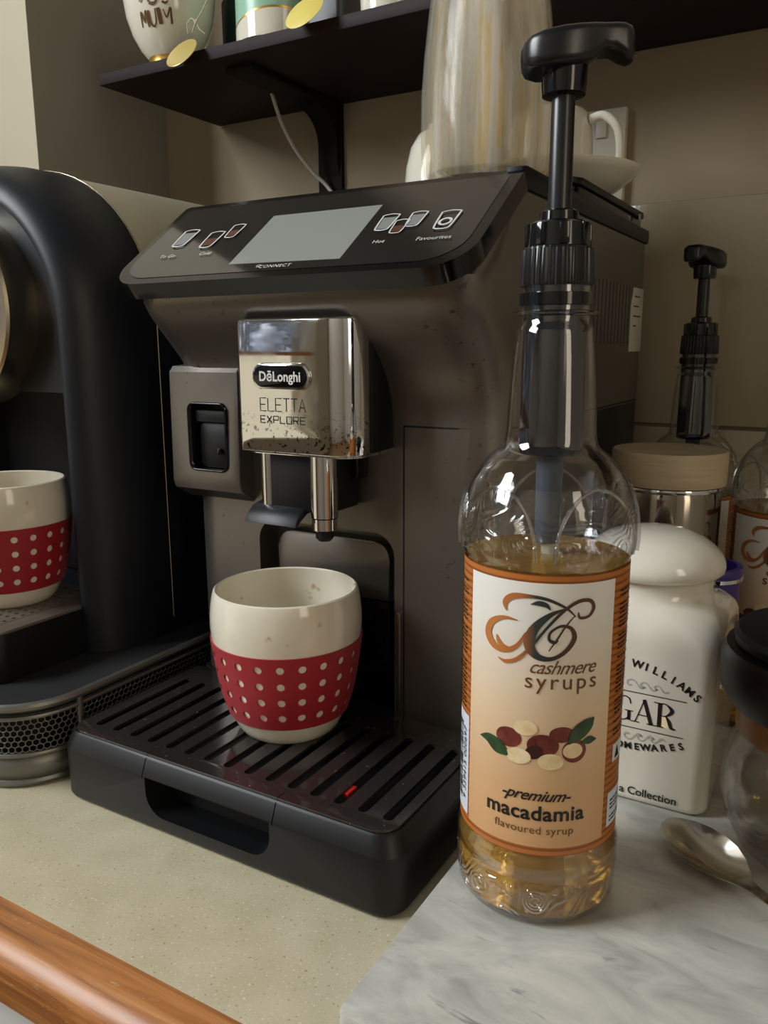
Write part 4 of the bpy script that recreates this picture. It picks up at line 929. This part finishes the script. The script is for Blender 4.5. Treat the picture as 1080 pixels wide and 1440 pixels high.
zmin = min(v.co.z for v in sp2.data.vertices); sp2.location.z = 0.0254-zmin

# ------------------------------------------------------------------ on top of the big machine
TOPZ = 0.4117
vz = thing('glass_vase', 'tall clear glass vessel with golden reflections on top of the machine', 'vase', (0.1880, 0.2480, 0.3937))
# stands on the deck in front of the hopper
vz.location = (0.1895, 0.2590+0.002, TOPZ)
pv = [(0.036, 0.0), (0.0445, 0.0005), (0.0470, 0.006), (0.0482, 0.03), (0.0480, 0.06), (0.0462, 0.085), (0.0428, 0.115), (0.0385, 0.140), (0.0350, 0.158)]
pv2 = [(r-0.0030, z+0.0) for r, z in pv[::-1]]; pv2[-1] = (0.036, 0.006); pv2[-2] = (0.040, 0.0065)
link('outer_glass', lathe(pv+pv2[:-1]+[(0.0005, 0.0065)], 72, cap1=True), 'vase_painted_glints', vz, angle=60)
pi_ = [(0.020, 0.0070), (0.034, 0.0080), (0.0385, 0.013), (0.0400, 0.05), (0.0385, 0.09), (0.0345, 0.125), (0.0315, 0.150), (0.0300, 0.150), (0.0330, 0.125), (0.0370, 0.09), (0.0385, 0.05), (0.0365, 0.015), (0.030, 0.0100), (0.0005, 0.0098)]
link('inner_glass', lathe(pi_, 64), 'vase_painted_glints', vz, angle=60)

sc = thing('saucer', 'white bowl-shaped saucer under the small white cup on the machine', 'saucer', (0.2000, 0.3860, TOPZ))
link('dish', lathe([(0.001, 0.002), (0.024, 0.002), (0.026, 0.0), (0.030, 0.0), (0.036, 0.004), (0.052, 0.013), (0.064, 0.0225), (0.0680, 0.0270), (0.0683, 0.0285), (0.0668, 0.0288), (0.060, 0.0225), (0.048, 0.0145), (0.034, 0.0085), (0.022, 0.0070), (0.001, 0.0065)], 80), 'ceramic_clean', sc, angle=60)
def teacup(name, loc, rz, label, inverted=False):
    t = thing('teacup', label, 'cup', loc, rz, 'white teacups on top of the machine')
    pr_ = [(0.0365, 0.0), (0.0370, 0.001), (0.0365, 0.020), (0.0355, 0.040), (0.0342, 0.054), (0.0320, 0.0620), (0.0290, 0.0655), (0.0250, 0.0660), (0.0240, 0.0675), (0.0225, 0.0675), (0.0215, 0.0655), (0.0005, 0.0655)]
    link('cup_body', lathe(pr_, 64), 'ceramic_clean', t, angle=60)
    hz = [(0.0345, 0.056), (0.046, 0.0575), (0.0565, 0.048), (0.0600, 0.034), (0.0595, 0.020) , (0.055, 0.0085), (0.0505, 0.0045)] if inverted else [(0.0345, 0.054), (0.046, 0.057), (0.056, 0.048), (0.055, 0.033), (0.044, 0.021), (0.031, 0.017)]
    link('handle', tube([(x, 0, z) for x, z in hz], lambda u: 0.0042-0.001*math.sin(u*PI), 12), 'ceramic_clean', t)
    return t
teacup('teacup', (0.1930, 0.3860, TOPZ+0.0106), -0.05, 'upturned small white teacup standing in the bowl-shaped saucer', True)
t = thing('teacup', 'round white cup upside down behind the glass vessel', 'cup', (0.100, 0.3860, TOPZ), 0, 'white teacups on top of the machine')
link('cup_body', lathe([(0.0340, 0.0), (0.0405, 0.0), (0.0418, 0.004), (0.0420, 0.022), (0.0405, 0.042), (0.0365, 0.059), (0.0300, 0.070), (0.0220, 0.0745), (0.0205, 0.0785), (0.018, 0.0785), (0.017, 0.0755), (0.0005, 0.075)], 64), 'ceramic_clean', t, angle=60)

# ------------------------------------------------------------------ on the shelf
SZ = 0.5787
mm_ = thing('mug', 'white tapered mug lettered MUM with a gold foot on the shelf', 'mug', (-0.2040, 0.3560, SZ), 0)
mp = [(0.0005, 0.0015), (0.018, 0.0015), (0.0195, 0.0), (0.0215, 0.0), (0.0225, 0.002), (0.0225, 0.0048), (0.0235, 0.0058), (0.0300, 0.013), (0.0375, 0.026), (0.0430, 0.042), (0.0460, 0.062), (0.0470, 0.085), (0.0455, 0.0855), (0.0440, 0.062), (0.0410, 0.042), (0.0355, 0.027), (0.028, 0.0155), (0.0005, 0.009)]
link('mug_body', lathe(mp, 72), 'ceramic_clean', mm_, angle=60)
link('gold_foot', lathe([(0.0214, -0.0), (0.0228, 0.0002), (0.0229, 0.0050), (0.0232, 0.0056)], 64, (0, 0), False, False), 'gold_leaf', mm_)
def rz_(z):
    o = mp[6:12]
    for (r0, z0), (r1, z1) in zip(o, o[1:]):
        if z0 <= z <= z1: return r0+(r1-r0)*(z-z0)/(z1-z0)
    return 0.046
A0 = math.atan2(-0.32124-0.356, 0.4417+0.204)
def mw(x, z): r = rz_(z)+0.0006; a = A0+x/0.040; return (r*math.cos(a), r*math.sin(a), z)
L = [ribbon(s, 5) for s in (
    [(-0.031, 0.026, .0012), (-0.0285, 0.038, .0018), (-0.0262, 0.029, .0014), (-0.0235, 0.0385, .0018), (-0.0225, 0.0255, .0024)],
    [(-0.0205, 0.0385, .0022), (-0.0200, 0.029, .0022), (-0.0170, 0.0255, .0016), (-0.0140, 0.029, .0016), (-0.0135, 0.0395, .0012)],
    [(-0.0108, 0.0400, .0036), (-0.0098, 0.0335, .0040), (-0.0090, 0.0270, .0040)],
    [(-0.0060, 0.0390, .0008), (-0.0030, 0.0325, .0014), (0.0005, 0.0405, .0016), (0.0012, 0.0340, .0020), (0.0018, 0.0275, .0022)])]
L += [ribbon(s, 5) for s in ([(-0.0275, 0.046, .003), (-0.0255, 0.0500, .003), (-0.022, 0.056, .002)], [(-0.0185, 0.0445, .0025), (-0.0155, 0.0435, .003), (-0.0120, 0.0450, .002), (-0.010, 0.052, .002)], [(-0.0185, 0.0450, .002), (-0.019, 0.052, .002), (-0.0155, 0.056, .002), (-0.0125, 0.052, .002)], [(-0.0065, 0.0452, .002), (-0.0035, 0.0440, .002), (-0.001, 0.046, .001)])]
link('mug_lettering', mapbm(merge(*L), mw), 'brush_ink', mm_, recalc=False)
# tags
def disc_tag(name, label, m, c, R, nrm, strp, group=None):
    t = thing(name, label, 'tag', c)
    b = lathe([(R*0.97, -0.0004), (R, 0), (R*0.97, 0.0004)], 48); o = link('disc', b, m, t)
    o.rotation_euler = Vector(nrm).to_track_quat('Z', 'Y').to_euler()
    for i, s in enumerate(strp):
        link('string', tube([tuple(Vector(p)-Vector(c)) for p in s], 0.0006, 6), 'string_mat', t)
    return t
disc_tag('gift_tag', 'round gold tag tied with string below the MUM mug', 'gold_tag', (-0.1570, 0.3198, 0.5745), 0.0180, (-0.03, -0.76, 0.54),
    [[(-0.1500, 0.3285, 0.5935), (-0.1455, 0.327, 0.5985), (-0.1420, 0.3255, 0.6010)], [(-0.1420, 0.3255, 0.6010), (-0.130, 0.325, 0.612), (-0.116, 0.326, 0.632)], [(-0.1420, 0.3255, 0.6010), (-0.1385, 0.3262, 0.594), (-0.1345, 0.3290, 0.5900)],
     [(-0.1420, 0.3255, 0.6010), (-0.147, 0.3245, 0.604), (-0.153, 0.325, 0.600), (-0.1535, 0.3265, 0.5930)], [(-0.1440, 0.3250, 0.6030), (-0.1420, 0.3245, 0.5990), (-0.1405, 0.3250, 0.6030), (-0.1425, 0.3245, 0.5990)]])
gt = [o for o in bpy.data.objects if o.name == 'gift_tag'][0]
yt = disc_tag('gift_tag', 'round yellow tag hanging over the shelf edge by the mint mug', 'yellow_tag', (-0.0110, 0.3190, 0.5830), 0.0195, (-0.06, -0.76, 0.52), [[(-0.004, 0.3250, 0.6010), (0.000, 0.326, 0.62), (0.002, 0.328, 0.64)]])
# mint and white mug
gm = thing('mug', 'mint green mug with a white base behind the yellow tag', 'mug', (-0.0830, 0.3750, SZ))
link('mug_body', lathe([(0.0005, 0.001), (0.033, 0.001), (0.036, 0.0), (0.0388, 0.002), (0.0395, 0.008), (0.0395, 0.088), (0.0375, 0.089), (0.037, 0.01), (0.0005, 0.006)], 64), 'mint', gm)
A1 = math.atan2(-0.32124-0.375, 0.4417+0.083)
bm = bmesh.new(); n = 60
def wavez(a): return 0.0165+0.0065*math.cos((a)*1.5)
rings(bm, [[(0.0398*math.cos(A1+PI*(2*i/n-1)), 0.0398*math.sin(A1+PI*(2*i/n-1)), f*wavez(PI*(2*i/n-1))+0.002) for i in range(n+1)] for f in (0, 0.5, 1)], False, False, False)
link('white_base', bm, 'ceramic_clean', gm)
bm = bmesh.new()
rings(bm, [[(0.0399*math.cos(A1+PI*(2*i/n-1)), 0.0399*math.sin(A1+PI*(2*i/n-1)), wavez(PI*(2*i/n-1))+0.002+d) for i in range(n+1)] for d in (0, 0.0018)], False, False, False)
link('gold_line', bm, 'gold_leaf', gm)
# darker things along the shelf
t = tag(link('storage_jar', lathe([(0.026, 0), (0.028, 0.002), (0.028, 0.07), (0.022, 0.08), (0.022, 0.09)], 48), 'teal_glass'), 'dark teal jar behind the MUM mug', 'jar'); t.location = (-0.1580, 0.4250, SZ)
t = tag(link('storage_tin', prism(rrect(-0.020, 0.020, -0.02, 0.02, 0.006), lambda a, b: (a, b, 0), lambda a, b: (a, b, 0.08), 0.001), 'dark_tin'), 'black tin on the shelf right of the mint mug', 'tin'); t.location = (-0.0140, 0.3720, SZ)
t = tag(link('tumbler', lathe([(0.024, 0), (0.0265, 0.002), (0.030, 0.08), (0.0285, 0.08), (0.025, 0.005), (0.001, 0.004)], 48), 'ceramic_clean'), 'white tumbler on the shelf right of the black tin', 'cup'); t.location = (0.0500, 0.3650, SZ)
